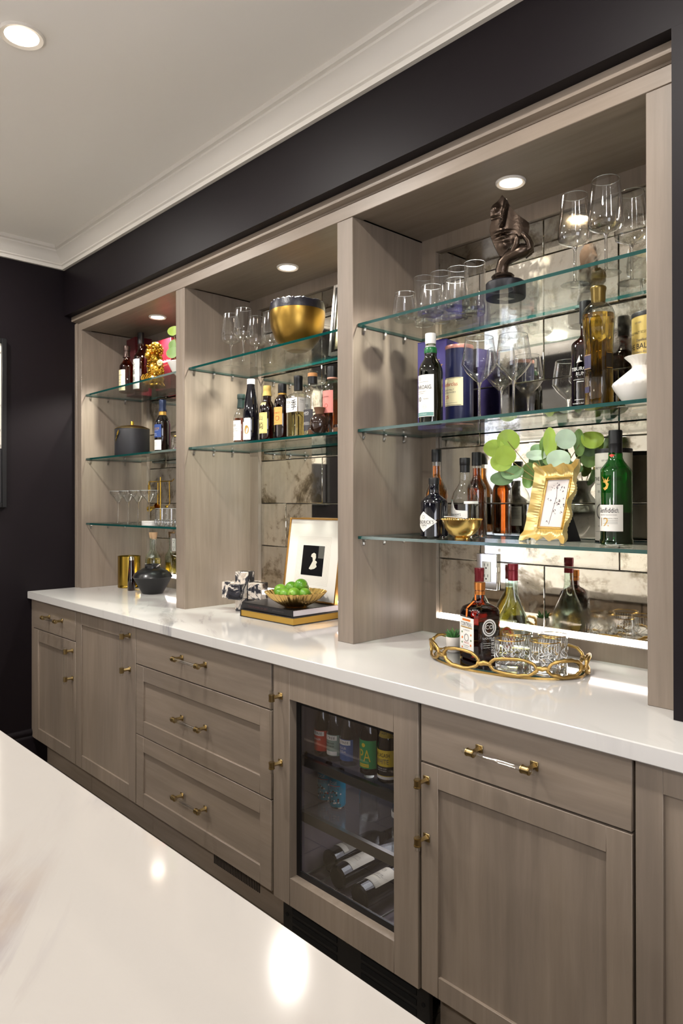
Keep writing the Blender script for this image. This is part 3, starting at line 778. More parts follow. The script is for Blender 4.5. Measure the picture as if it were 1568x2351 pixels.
bottle('port_bottle', 'clear port bottle half full of dark wine behind the small gold bowl', (-1.380, .480, Z1), pgr, GLASSW, (.104, PORT), [(0, .206), (.0160, .206), (.0160, .228), (.0168, .229), (.0172, .250), (.0160, .252), (0, .252)], BLACK,
       labels=[dict(z=(.030, .088), a=-98, w=110, m=PAPER, top=lambda u: .030*math.exp(-((u-.32)/.12)**2)-.004*u, lines=[("GRAHAM'S", .0075, -.002, .072, INK, .046), ('10', .008, -.004, .060, INK), ('oo', .008, -.015, .098, INKG), ('=', .0007, 0, .052, INKG, .05), ('=', .0007, 0, .047, INKG, .05)]),
               dict(name='back_label', z=(.03, .096), a=82, w=80, m=PAPER, lines=[("GRAHAM'S", .005, 0, .088, INK, .036)]+[('=', .001, 0, .080-.005*k, INKG, .05) for k in range(6)]+[('oo', .014, .01, .04, INK)]),
               dict(name='strip_label', z=(.106, .114), a=-20, w=75, m=PAPER)])
pb = bprof(.033, .262, .15, .0145, .200)
bottle('whisky_bottle', 'amber whisky bottle with black cap behind the clear port bottle', (-1.392, .560, Z1), pb, GLASSW, (.222, DEEP), [(0, .230), (.0165, .230), (.0165, .270), (.0155, .274), (0, .274)], BLACK)
# small brass bowl with cutlery
gb = thing('brass_bowl', 'small polished brass bowl with beaded rim beside the black gin bottle', 'bowl', (-1.315, .378, Z1))
MB().lathe([(0, .006), (.022, .006), (.040, .016), (.054, .036), (.0595, .058), (.0580, .0585), (.052, .038), (.038, .020), (.020, .0095), (0, .009)], 48, mod=lambda a, z: 1+.010*math.sin(24*a+z*90)).build('bowl', GOLD, gb)
MB().lathe([(0, 0), (.022, 0), (.024, .003), (.020, .007), (0, .007)], 40, mod=lambda a, z: 1+.03*math.sin(36*a)).build('foot', GOLD, gb)
mb = MB()
for k in range(48): mb.ball((.0592*math.cos(2*PI*k/48), .0592*math.sin(2*PI*k/48), .0595), .0026, 6, 5)
mb.build('beaded_rim', GOLD, gb)['kind'] = 'stuff'
sp = thing('spreader', 'silver spreader lying across the small brass bowl', 'cutlery', (-1.315, .378, Z1+.056))
MB().tube([(-.062, -.006, .010), (-.030, -.003, .009), (0, 0, .006)], [.0035, .003, .0025], 8).build('handle', mat('silver', '#d9d6d0', .2, 1), sp)
MB().grid(lambda u, v: (.0+.052*u, -.008*math.sin(PI*u**.7)*(2*v-1)+.004*u, .006-.006*u+.001*math.sin(PI*v)), 10, 4).build('blade', mat('dark_blade', '#4a3f3a', .3, .6), sp)
# white fluted vases
def fluted_vase(name, label, loc, R, H, cat='vase'):
    t = thing(name, label, cat, loc)
    p = [(0, .001), (.50*R, 0), (.54*R, .01*H), (.80*R, .20*H), (.98*R, .36*H), (R, .42*H), (.97*R, .47*H), (.60*R, .64*H), (.34*R, .76*H), (.31*R, .80*H), (.36*R, .87*H), (.58*R, .995*H), (.56*R, H), (.53*R, .985*H), (.30*R, .84*H), (.26*R, .78*H), (.2*R, .6*H), (0, .6*H)]
    fl = lambda a, z: 1+(.022*abs(math.sin(10*a)) if (z > .46*H or .38*H < z < .45*H) else 0)
    MB().lathe(p, 80, mod=fl).build('body', WHITE, t)
    return t
fluted_vase('vase', 'white fluted pinch-necked vase at the right end of the second right shelf', (-.777, .400, Z2), .068, .122)
fluted_vase('vase', 'white fluted vase holding eucalyptus behind the ornate gold frame', (-1.110, .530, Z1), .066, .178)
# eucalyptus sprays
eu = thing('eucalyptus', 'green eucalyptus sprays standing in the white vase behind the gold frame', 'plant', (-1.110, .530, Z1+.165))
LV = []
for i, (c, r) in enumerate([('#a9c452', .45), ('#7f9f58', .5), ('#b9cdb4', .5), ('#6f8d60', .5)]):
    m, nt, b = newmat('eucalyptus_leaf_%d' % i); b.inputs['Base Color'].default_value = lin(c); b.inputs['Roughness'].default_value = r
    b.inputs['Subsurface Weight'].default_value = .15; b.inputs['Subsurface Radius'].default_value = (.01, .02, .004)
    LV.append(m)
STEMM = mat('stem_brown', '#8f7d4a', .6)
# x, z (relative to the mouth of the vase), half width, half height, tilt, colour, depth
LEAF = [(-.110, .140, .026, .026, .3, 0, -.05), (-.150, .118, .028, .021, 1.4, 0, -.06), (-.107, .094, .024, .024, .9, 0, -.07), (-.133, .076, .027, .022, 1.3, 0, -.05), (-.108, .044, .028, .018, 1.7, 3, -.03), (-.140, .026, .027, .016, 1.9, 3, -.04), (-.067, .048, .018, .020, .2, 1, .0),
        (-.058, .112, .016, .016, .1, 3, .03), (-.056, .078, .017, .018, .8, 3, .02), (-.015, .122, .016, .025, -.3, 1, .01), (-.018, .092, .024, .012, 1.2, 2, -.04), (.008, .094, .010, .024, -.2, 1, -.03), (.026, .126, .015, .034, .1, 0, -.04), (.070, .134, .023, .022, .7, 2, -.03), (.096, .124, .013, .030, -.2, 1, .0),
        (.128, .130, .024, .022, .2, 0, .01), (.058, .076, .026, .021, 1.0, 2, -.05), (.066, .052, .027, .015, 1.4, 3, .0), (.020, .052, .015, .015, .5, 0, .03), (-.022, .058, .021, .017, 1.1, 3, .04), (.112, .104, .018, .015, .9, 3, .03), (.106, .078, .019, .019, .5, 1, .04), (-.085, .020, .014, .020, 2.2, 1, .02), (.04, .03, .018, .02, -.5, 3, .03)]
yv = math.radians(35)
for k, (x, z, a, h, tl, ci, dy) in enumerate(LEAF):
    rg = random.Random(k)
    mb = MB()
    n = 18
    vs = [(0, 0, -.002)]
    for ring in (.5, 1.):
        for i in range(n):
            t = 2*PI*i/n
            px_, pz_ = 1.32*ring*a*math.cos(t)*(1+.06*math.cos(t)), 1.32*ring*h*math.sin(t)
            vs.append((px_, pz_, .006*ring*ring*(math.cos(t)**2)*1.2+.0015*math.sin(3*t)*ring))
    fs = [(0, 1+i, 1+(i+1) % n) for i in range(n)]+[(1+i, 1+n+i, 1+n+(i+1) % n, 1+(i+1) % n) for i in range(n)]
    mb.add(vs, fs)
    R = Matrix.Rotation(rg.uniform(.1, .6), 4, 'Z') @ Matrix.Rotation(math.radians(90)+rg.uniform(-.45, .35), 4, 'X')
    mb.xf(Matrix.Translation((x, dy, z-.008)) @ R)
    mb.build('leaf', LV[ci], eu, ang=80)
for tip in [(-.150, -.05, .110), (-.110, -.05, .130), (-.130, -.04, .04), (-.058, .02, .10), (-.015, .0, .11), (.026, -.03, .10), (.07, -.02, .12), (.096, 0, .11), (.125, .01, .12), (.06, -.04, .06)]:
    q = Vector(tip)
    MB().tube([(0, 0, -.07), (q.x*.12, q.y*.1, .0), (q.x*.55, q.y*.5, q.z*.45), q], [.0020, .0018, .0014, .0008], 6).build('stem', STEMM, eu)
# ornate gold frame
FW, FH = .150, .135
of = thing('ornate_frame', 'wavy gold photo frame with a botanical print leaning on the lowest right shelf', 'photo frame', (-1.026, .428, Z1+.001), math.radians(-20))
iw, ih = .105/2, .146/2
def frame_fn(u, v):
    # u runs round the rectangle, v from the inner edge out
    per = [(-iw, -ih), (iw, -ih), (iw, ih), (-iw, ih), (-iw, -ih)]
    Ls = [2*iw, 2*ih, 2*iw, 2*ih]; tot = sum(Ls); d = u*tot; k = 0
    while k < 3 and d > Ls[k]: d -= Ls[k]; k += 1
    f = d/Ls[k]; p = Vector(per[k]).lerp(Vector(per[k+1]), f)
    nrm = [Vector((0, -1)), Vector((1, 0)), Vector((0, 1)), Vector((-1, 0))][k]
    prev = [Vector((0, -1)), Vector((1, 0)), Vector((0, 1)), Vector((-1, 0))][k-1]; nx = [Vector((0, -1)), Vector((1, 0)), Vector((0, 1)), Vector((-1, 0))][(k+1) % 4]
    c = min(f, 1-f)*Ls[k]
    w = max(0, 1-c/.016)
    dirv = nrm+(prev if f < .5 else nx)*(w*.98)
    wave = math.sin(2*PI*f*2.0-PI/2)*.0065 if c > .004 else .006
    out = .030+wave+.006*w
    q = p+dirv*(out*v+.0005)
    rib = .0011*math.sin(u*2*PI*64)*math.sin(PI*min(1, v*1.1))
    dep = -.004-.020*v**1.6+.012*math.sin(PI*v)+rib+(.004*math.sin(2*PI*f*2-PI/2)*v)
    return (q.x, dep, q.y)
fm = MB().grid(frame_fn, 384, 10, cu=True)
lean = Matrix.Translation((0, -.030, 0)) @ Matrix.Rotation(math.radians(-13), 4, 'X') @ Matrix.Translation((0, 0, ih+.036))
fm.xf(lean).build('moulding', GOLDLEAF if False else mat('frame_gold', '#ead391', .4, .75), of, ang=60)
li = MB()
for x0, z0, x1, z1 in ((-iw, -ih, -iw+.006, ih), (iw-.006, -ih, iw, ih), (-iw, -ih, iw, -ih+.006), (-iw, ih-.006, iw, ih)): li.box(x0, -.008, z0, x1, 0, z1, .001)
li.xf(lean).build('inner_lip', GOLD, of)
bkp = MB().box(-iw, 0, -ih, iw, .006, ih).box(-.02, .006, -ih+.01, .02, .010, ih*.4).xf(lean)
bkp.build('back_board', BLACK, of)
prt = MB().box(-iw+.004, -.002, -ih+.004, iw-.004, 0, ih-.004).xf(lean).build('print', mat('print_blush', '#e6dcd8', .6), of)
fl = lambda x, z: tuple(lean @ Vector((x, -.0026, z)))
leafp = [(-1, 0), (-.4, .45), (.5, .4), (1, 0), (.4, -.35), (-.5, -.3)]
dark = mat('print_plum', '#4a4048', .6)
ln = []
rg = random.Random(11)
for cx, cz, nn, sp_ in [(-.006, .050, 9, .012), (.018, .040, 5, .009), (-.022, .042, 3, .006), (-.025, .012, 4, .010), (.004, .004, 12, .015), (.024, .012, 4, .010), (.034, -.006, 6, .008), (.002, -.024, 7, .009), (.034, -.026, 3, .005), (-.020, -.052, 3, .005)]:
    for k in range(nn):
        ln.append(('poly', rg.uniform(.0015, .0036), cx+rg.uniform(-1, 1)*sp_, cz+rg.uniform(-1, 1)*sp_*.7, dark, [(a*math.cos(rr)-b*math.sin(rr), a*math.sin(rr)+b*math.cos(rr)) for rr in [rg.uniform(0, 3)] for a, b in leafp]))
lettering(prt, ln, fl, 'printed_leaves')
MB().tube([fl(-.010, -.060), fl(-.004, -.02), fl(.002, .02), fl(-.003, .05)], .0005, 4).build('printed_stem', dark, prt)
MB().prism([(0, 0), (.055, 0), (.012, .105), (.008, .105)], 'x', -.012, .012).xf(Matrix.Translation((0, .018, 0))).build('easel', BLACK, of)
# pale tube and green bottle
def tube_box(name, label, loc, R, H, m, labelm, lines, rimm=BLACK, a=-90):
    t = thing(name, label, 'whisky tube', loc, 0, 'whisky tubes')
    body = MB().lathe([(0, 0), (R-.001, 0), (R, .002), (R, H-.004), (R-.001, H-.0035), (0, H-.0035)], 44).build('tube', m, t)
    MB().lathe([(R+.0004, H-.012), (R+.0008, H-.002), (R, H), (R-.004, H), (R-.004, H-.004)], 44).lathe([(R+.0006, 0), (R+.0006, .004), (R, .0045)], 44).build('metal_rim', rimm, t)
    A = math.radians(a)
    lettering(body, lines, lambda x, z: ((R+.0006)*math.cos(A+x/R), (R+.0006)*math.sin(A+x/R), z))
    return t
TUBEW = mat('tube_ivory', '#e3ddd0', .45); TUBEG = mat('tube_gold', '#c3aa62', .35, .35); TUBEB = mat('tube_navy', '#1d2246', .3, coat=.3)
tube_box('whisky_tube', 'ivory whisky tube standing behind the green bottle', (-.921, .548, Z1), .049, .258, TUBEW, None,
         [('EST 1892', .004, .0, .225, INKG), ('MALT SCOTCH WHISKY', .006, 0, .205, INKG, .075), ('THE BALVENIE', .010, .0, .175, INK, .085), ('Distillery, Banffshire', .005, 0, .160, INKG, .06), ('DOUBLEWOOD', .006, 0, .140, INK, .05), ('oo', .045, -.01, .085, INKG), ('AGED 12 YEARS', .005, 0, .045, INKG), ('=', .0006, 0, .030, INKG, .08)])
pgl = [(0, 0), (.037, 0), (.0415, .003), (.0415, .012), (.0395, .016), (.0395, .188), (.0375, .196), (.030, .206), (.021, .218), (.0180, .226), (.0180, .236), (.0155, .246), (.0145, .270)]
tri = lambda a, z: 1+(.05*math.cos(3*(a+PI/2)) if z < .196 else 0)
bottle('whisky_bottle', 'green whisky bottle with black cap and stag emblem at the right of the lowest shelf', (-.859, .430, Z1), pgl, GREENG, (.084, mat('green_whisky', '#263006', .05, coat=.4)), [(0, .238), (.0172, .238), (.0172, .262), (.0178, .263), (.0172, .266), (.0172, .295), (.016, .298), (0, .298)], BLACK, mod=tri,
       labels=[dict(z=(.036, .104), a=-98, w=122, m=PAPER, lines=[('Glenfiddich.', .013, .004, .090, INK, .072), ('SINGLE MALT SCOTCH WHISKY', .0026, .004, .078, INKG, .056), ('12', .022, -.006, .060, INKGOLD, .026), ('=', .0006, .012, .064, INKG, .044), ('=', .0006, .012, .060, INKG, .044), ('=', .0006, .012, .056, INKG, .044), ('OUR ORIGINAL TWELVE', .0025, .012, .069, INKG, .044)]),
               dict(name='neck_label', z=(.2265, .236), a=-95, w=60, m=mat('label_coral', '#d0463a', .5), top=lambda u: -.004*abs(2*u-1), bot=lambda u: .007*abs(2*u-1)),
               dict(name='stag_emblem', z=(.135, .180), a=-100, w=40, m=thin('clear_patch', (.5, .9, .55), .0, .0), lines=[('poly', .017, 0, .158, INKGOLD, [(-.5, -.6), (-.1, -1.0), (.35, -.7), (.55, 0), (.3, .25), (.75, .6), (.4, .5), (.55, 1.1), (.15, .5), (-.1, .9), (-.05, .4), (-.7, 1.2), (-.3, .4), (-.6, .3), (.0, .1), (.15, -.3), (-.1, -.55)])])])
# ------------------------------------------------------------------ right bay, second shelf
pl = [(0, 0), (.033, 0), (.0370, .004), (.0370, .158), (.0360, .170), (.030, .186), (.022, .198), (.0185, .208), (.0195, .218), (.0185, .226), (.0165, .234), (.0155, .262)]
GREENW = mat('green_band', '#1e6a3a', .3)
bottle('whisky_bottle', 'dark green whisky bottle with white label and white cap in front of the purple box', (-1.408, .345, Z2), pl, OLIVEG, (.200, mat('olive_whisky', '#141504', .05, coat=.5)), [(0, .236), (.0165, .236), (.0160, .246), (.0170, .252), (.0170, .277), (.016, .279), (0, .279)], mat('white_cap', '#eceae6', .4),
       extra=[('neck_band', [(.0188, .216), (.0202, .219), (.0195, .232), (.0172, .236)], GREENW)],
       labels=[dict(z=(.020, .148), a=-100, w=128, m=PAPER, lines=[('oo', .010, -.006, .136, INKG, .008), ('=', .0006, 0, .126, INKG, .05), ('LAPHROAIG.', .012, .001, .110, INK, .070), ('ISLAY SINGLE MALT', .003, -.004, .097, INKG, .044), ('SCOTCH WHISKY', .003, -.006, .091, INKG, .036), ('10', .014, -.008, .074, INK, .016), ('YEARS', .003, .016, .074, INKG, .018), ('oo', .014, .012, .050, mat('emboss', '#dcd8d0', .6)), ('1815', .004, .012, .050, mat('emboss2', '#d5d0c8', .6)), ('=', .011, 0, .0275, mat('label_seagreen', '#6c9a93', .5), .080), ('THE ISLE OF ISLAY', .003, 0, .0275, INKW, .04)])])
# wrap the cap year
def cap_text(parent_loc, txt, R, z, h, m):
    pass
bx = thing('whisky_box', 'purple whisky carton standing behind the dark green bottle', 'box', (-1.516, .525, Z2), math.radians(10))
PURP = mat('carton_purple', '#4a3f8a', .4, bump=(200, .05))
bb_ = MB().box(-.055, -.055, 0, .055, .055, .292, .0015).build('carton', PURP, bx)
MB().box(-.055, -.055, .2915, .055, .055, .2935, .0005).build('lid', PURP, bx)
lettering(bb_, [('GLENLIVET', .013, -.002, .205, INKGOLD, .085), ('=', .0012, 0, .228, INKGOLD, .06), ('SINGLE MALT', .004, 0, .190, INKGOLD, .05), ('=', .0006, 0, .183, INKGOLD, .05)], lambda x, z: (x, -.0555, z))
tb = tube_box('whisky_tube', 'navy whisky tube with cream label in the middle of the second right shelf', (-1.382, .455, Z2), .0440, .252, TUBEB, None, [], rimm=mat('rose_rim', '#b07a70', .35, .6))
pt = [(0, 0), (.0440, 0), (.0441, .0), (.0441, .25), (.0441, .26)]
curved_label(tb, pt, dict(z=(.060, .148), a=-100, w=124, m=CREAMP, lines=[('Glenfarclas', .012, -.002, .128, INKR, .066), ('SINGLE MALT', .005, -.002, .110, INKG, .044), ('SCOTCH WHISKY', .005, 0, .102, INKG, .052), ('25', .010, -.008, .088, INKR, .016), ('oo', .006, -.012, .077, INK), ('=', .0006, 0, .069, INKG, .06), ('=', .0012, 0, .146, INK, .084), ('=', .0012, 0, .0625, INK, .084)]))
wg = [(.006, .112), (.016, .120), (.036, .140), (.0525, .163), (.0530, .168), (.0515, .176), (.0410, .244)]
gl1 = stem_glass('wine_glass', 'tall angular red-wine glass leftmost in front of the navy tube', (-1.248, .375, Z2), wg, .112)
copy_tree(gl1, (-1.160, .420, Z2), 'tall angular red-wine glass nearest the middle of the second right shelf')
copy_tree(gl1, (-1.295, .555, Z2), 'tall angular red-wine glass set back between the two front ones')
prm = bprof(.0395, .280, .200, .0145, .232, heel=.95)
bottle('rum_bottle', 'dark amber rum bottle with black cap behind the fluted gold liqueur bottle', (-.985, .515, Z2), prm, BROWNG, (.196, DEEP), [(0, .262), (.0175, .262), (.0175, .320), (.0165, .324), (0, .324)], BLACK,
       labels=[dict(name='printed_front', z=(.02, .185), a=-98, w=118, m=thin('clear_patch2', (.96, .93, .9), 0, 0), lines=[('TIBURON', .010, .008, .130, INKW, .058), ('RUM', .010, .010, .116, INKW, .026), ('poly', .014, .006, .155, INKW, [(-.6, -.6), (.1, .9), (.2, -.1), (.7, -.4)]), ('=', .001, .006, .100, INKW, .04), ('=', .002, .010, .094, INKW, .02), ('Produced in Belize', .004, .004, .034, INKW, .04), ('=', .0012, .006, .044, INKW, .03)])])
pst = [(0, 0), (.036, 0), (.0385, .004), (.0380, .10), (.0375, .17), (.0400, .22), (.0430, .252), (.0420, .264), (.036, .278), (.026, .290), (.0175, .296), (.0160, .310)]
flu = lambda a, z: 1+(.045*(abs(math.cos(4*a))-.6) if z < .256 else .045*(abs(math.cos(4*a))-.6)*max(0, 1-(z-.256)/.02))
sg = bottle('elderflower_liqueur_bottle', 'tall fluted bottle of golden liqueur with bronze tulip cap on the second right shelf', (-.916, .452, Z2), pst, GLASSW, (.262, GOLDL), None, None, mod=flu, seg=64,
       labels=[dict(name='side_label', z=(.112, .152), a=-108, w=34, m=mat('label_violet', '#3a3550', .4), eps=.002, lines=[('=', .0012, 0, .150, INKGOLD, .02), ('=', .0012, 0, .114, INKGOLD, .02)]), dict(name='side_label', z=(.112, .156), a=-18, w=34, m=mat('label_black', '#1a1618', .4), eps=.002, lines=[('=', .0012, 0, .154, INKGOLD, .02), ('=', .0012, 0, .114, INKGOLD, .02)]), dict(name='small_label', z=(.050, .066), a=-110, w=24, m=mat('label_violet2', '#3a3550', .4), eps=.002)])
BRZ = mat('bronze_cap', '#7f6a3a', .32, .8)
MB().lathe([(0, .292), (.0165, .292), (.0180, .30), (.0185, .322), (.0205, .330), (.0205, .3345), (.0190, .337), (0, .338)], 40, mod=lambda a, z: 1+.02*abs(math.sin(3*a))).build('cap', BRZ, sg)
tube_box('whisky_tube', 'gold whisky tube behind the white vase at the right post', (-.800, .530, Z2), .0555, .257, TUBEG, None,
         [('EST 1892', .004, -.015, .228, INKG), ('SINGLE MALT SCOTCH WHISKY', .0065, 0, .202, INK, .110), ('Distilled at', .007, 0, .182, INKG, .040), ('THE BALVENIE', .014, .0, .166, INK, .118), ('Distillery, Banffshire', .006, 0, .150, INKG, .07), ('SCOTLAND', .003, .01, .142, INK), ('CARIBBEAN CASK', .009, 0, .118, INK, .095), ('14', .012, -.01, .095, INK)], a=-96)

# ------------------------------------------------------------------ right bay, top shelf
ps = [(0, .001), (.030, 0), (.038, .006), (.0415, .020), (.0418, .030), (.039, .055), (.0335, .091)]
s1 = tumbler('stemless_glass', 'stemless wine glass nearest the left end of the top right shelf', (-1.543, .380, Z3), ps, .010, 'stemless glasses')
copy_tree(s1, (-1.437, .385, Z3), 'second stemless wine glass from the left on the top right shelf')
copy_tree(s1, (-1.343, .388, Z3), 'third stemless wine glass, beside the bronze face on the top right shelf')
pt_ = [(0, 0), (.030, 0), (.0322, .003), (.0330, .05), (.0333, .161)]
h1 = tumbler('highball_glass', 'straight highball glass leftmost behind the stemless glasses on the top right shelf', (-1.540, .470, Z3), pt_, .022, 'highball glasses')
copy_tree(h1, (-1.472, .474, Z3), 'second highball glass from the left behind the stemless glasses')
copy_tree(h1, (-1.404, .478, Z3), 'third highball glass from the left behind the stemless glasses')
copy_tree(h1, (-1.336, .474, Z3), 'rightmost highball glass, just left of the bronze face')
wz = [(.005, .105), (.022, .110), (.042, .120), (.0452, .130), (.0430, .165), (.0340, .243)]
w1 = stem_glass('wine_glass', 'flat-bottomed wine glass leftmost on the right end of the top shelf', (-.969, .425, Z3), wz, .105)
copy_tree(w1, (-.866, .395, Z3), 'flat-bottomed wine glass standing tallest in view by the right post')
copy_tree(w1, (-.855, .520, Z3), 'flat-bottomed wine glass at the back beside the right post')
# bronze half face on a hand
fs_ = thing('face_sculpture', 'dark bronze sculpture of half a face resting on a hand, on a black round base', 'sculpture', (-1.171, .397, Z3), math.radians(33.6))
BRONZE = mat('dark_bronze', '#4d4138', .27, .9, bump=(90, .25))
bs = MB().lathe([(0, .0), (.0555, 0), (.057, .002), (.057, .043), (.0545, .046), (0, .046)], 48).build('plinth', mat('plinth_black', '#16161c', .35), fs_)
MB().add([(-.026, -.004, -.0006), (.0, -.020, -.0006), (.026, .004, -.0006), (0, .020, -.0006)], [(0, 1, 2, 3)]).build('sticker', PAPER, bs)
MB().lathe([(0, .046), (.030, .046), (.033, .050), (.030, .055), (.027, .057), (.031, .060), (.033, .065), (.028, .070), (.022, .071), (0, .072)], 36, c=(-.008, 0, 0)).build('collar', BRONZE, fs_)
LFT = [(.118, -.016), (.130, -.022), (.145, -.029), (.160, -.035), (.178, -.041), (.199, -.0455), (.212, -.043), (.222, -.039), (.232, -.0415), (.247, -.043), (.258, -.041), (.267, -.036), (.275, -.025), (.281, -.019), (.294, -.010)]
RGT = [(.118, -.010), (.130, .002), (.145, .015), (.159, .030), (.167, .058), (.180, .064), (.197, .067), (.211, .066), (.220, .054), (.229, .040), (.238, .029), (.250, .019), (.264, .010), (.278, .002), (.294, -.008)]
def interp(T, z):
    for (z0, x0), (z1, x1) in zip(T, T[1:]):
        if z0 <= z <= z1: return x0+(x1-x0)*(z-z0)/(z1-z0)
    return T[-1][1]
def gss(x, s): return math.exp(-(x/s)**2)
def relief(x, z):
    d = .030*(1-((x-.004)/.085)**2)-.020*max(0, (z-.25)/.05)**2*.4-.12*max(0, .155-z)
    xr = -.011+(z-.200)*.20
    if .1985 < z < .290:
        h = .026*(1-max(0, (z-.202))/.088)**.75+.006
        d += h*max(0, 1-abs(x-xr)/(.0095))**1.2*min(1, (z-.1985)/.006)
    lx = -.009
    d += .010*gss(x-lx, .018)*gss(z-.184-.10*(x-lx)**1, .0050)*(1-.25*gss(x-lx, .004))
    d += .0095*gss(x-lx, .015)*gss(z-.1705-.10*(x-lx), .0055)
    d -= .007*gss(x-lx, .016)*gss(z-.1775-.10*(x-lx), .0025)
    d += .008*gss(x+.004, .014)*gss(z-.148, .012)
    if x < xr: d += .012*gss(x+.030, .012)*gss(z-.254, .013)+.004*gss(z-.2365, .0022)*gss(x+.032, .014)-.006*gss(z-.231, .004)*gss(x+.032, .012)
    return d
def face(u, v, off=0):
    z = .118+(.294-.118)*v; a, b = interp(LFT, z), interp(RGT, z); x = a+(b-a)*u
    return (x, -relief(x, z)+off+.006, z)
nu, nv = 56, 88
fmB = MB().grid(lambda u, v: face(u, v), nu, nv).grid(lambda u, v: (face(u, v)[0], .006-.028*(1-((face(u, v)[0]-.004)/.085)**2)+.012, face(u, v)[2]), nu, nv)
N1 = (nu+1)*(nv+1)
bd = [j*(nu+1) for j in range(nv+1)]; be = [j*(nu+1)+nu for j in range(nv+1)]
fmB.f += [(p, q, q+N1, p+N1) for S_ in (bd, be) for p, q in zip(S_, S_[1:])]
fmB.build('face', BRONZE, fs_, ang=60)
hd = MB()
hd.tube([(-.010, .004, .066), (-.011, .003, .085), (-.006, -.002, .104), (.010, -.010, .117), (.030, -.016, .124), (.050, -.018, .130), (.064, -.016, .135)], [.019, .0185, .0185, .020, .021, .021, .014], 20)
hd.build('hand', BRONZE, fs_, ang=60)
for k, (kx, ky, kz, tx, ty, tz) in enumerate([(.068, -.024, .134, .050, -.034, .168), (.071, -.012, .132, .057, -.022, .170), (.072, .000, .131, .063, -.010, .168), (.068, .010, .130, .062, .002, .160)]):
    MB().tube([(kx-.014, ky, kz-.008), (kx, ky-.002, kz), (kx*.5+tx*.5+.003, (ky+ty)/2-.004, (kz+tz)/2), (tx, ty, tz), (tx-.004, ty+.003, tz+.008)], [.0085, .0090, .0080, .0070, .0045], 12).build('finger', BRONZE, fs_, ang=60)
MB().tube([(.022, -.026, .128), (.030, -.036, .143), (.032, -.040, .158), (.028, -.038, .170)], [.010, .0088, .0078, .0048], 12).build('thumb', BRONZE, fs_, ang=60)
# ------------------------------------------------------------------ middle bay, worktop
WT = .914
bk = thing('book', 'thick gold-edged black book lying at the bottom of the stack in the middle bay', 'book', (-2.068, .338, WT), math.radians(1), 'stacked books')
COVER = mat('book_cover', '#191718', .35); PAGESG = mat('gilt_pages', '#c9a04a', .35, .75); PAGES = mat('pages', '#e6dfe2', .7)
MB().box(-.335, 0, 0, 0, .262, .0028, .0006).box(-.335, 0, .0272, 0, .262, .030, .0006).box(-.335, 0, 0, -.3322, .262, .030, .0006).build('cover', COVER, bk)
MB().box(-.331, .003, .003, -.003, .259, .027).build('pages', PAGESG, bk)
bk2 = thing('book', 'black art book lying on the gold-edged book under the lime bowl', 'book', (-2.080, .346, WT+.0303), 0, 'stacked books')
cv = MB().box(-.330, 0, 0, 0, .250, .0022, .0006).box(-.330, 0, .0238, 0, .250, .026, .0006).box(-.330, 0, 0, 0, .003, .026, .0008).build('cover', COVER, bk2)
MB().box(-.327, .003, .0024, -.004, .247, .0236).build('pages', PAGES, bk2)
lettering(cv, [('THE POWER OF ART', .008, -.22, .013, mat('spine_maroon', '#5a3a38', .5), .13), ('JOHN BERGER', .006, -.09, .013, mat('spine_grey', '#5a5557', .5), .07)], lambda x, z: (x, -.0006, z))
BT = WT+.0563
gb = thing('fluted_bowl', 'wide fluted gold bowl of limes standing on the books', 'bowl', (-2.150, .418, BT+.0002))
fl = lambda a, z: 1+(.030*math.sin(30*a)*min(1, z/.03))
MB().lathe([(0, .004), (.048, .004), (.070, .016), (.098, .036), (.120, .060), (.1185, .0612), (.095, .039), (.066, .020), (.044, .008), (0, .007)], 240, mod=fl).build('bowl', GOLD, gb)
MB().lathe([(0, 0), (.044, 0), (.046, .003), (.040, .006), (0, .006)], 40).build('foot', GOLD, gb)
m, nt, b = newmat('lime_skin')
n = noise(nt, mapping(nt, (1, 1, 1), rnd=True), 14, 3); r = ramp(nt, [(.35, '#4f8a1c'), (.6, '#86b53a'), (.8, '#a8cc55')]); nt.links.new(n.outputs['Fac'], r.inputs['Fac']); nt.links.new(r.outputs['Color'], b.inputs['Base Color'])
b.inputs['Roughness'].default_value = .3
nz = noise(nt, mapping(nt, (1, 1, 1)), 260, 2); bp = nt.nodes.new('ShaderNodeBump'); bp.inputs['Strength'].default_value = .18; bp.inputs['Distance'].default_value = .001; nt.links.new(nz.outputs['Fac'], bp.inputs['Height']); nt.links.new(bp.outputs['Normal'], b.inputs['Normal'])
LIME = m
STEM_ = mat('lime_stem', '#5a5a2a', .7)
def lime(label, x, y, z, r, rz):
    t = thing('lime', label, 'lime', (x, y, z), rz, 'limes in the gold bowl')
    p = [(0, -1.16), (.10, -1.10), (.22, -1.02)]+[(math.cos(q), math.sin(q)*1.04) for q in [math.radians(d) for d in range(-70, 80, 12)]]+[(.15, 1.08), (.07, 1.12), (0, 1.12)]
    MB().lathe([(a*r, c*r) for a, c in p], 28).xf(Matrix.Rotation(math.radians(75), 4, 'Y')).build('skin', LIME, t, ang=70)
    MB().lathe([(0, 1.10*r), (.09*r, 1.10*r), (.08*r, 1.15*r), (0, 1.15*r)], 10).xf(Matrix.Rotation(math.radians(75), 4, 'Y')).build('stem_end', STEM_, t)
B0 = BT
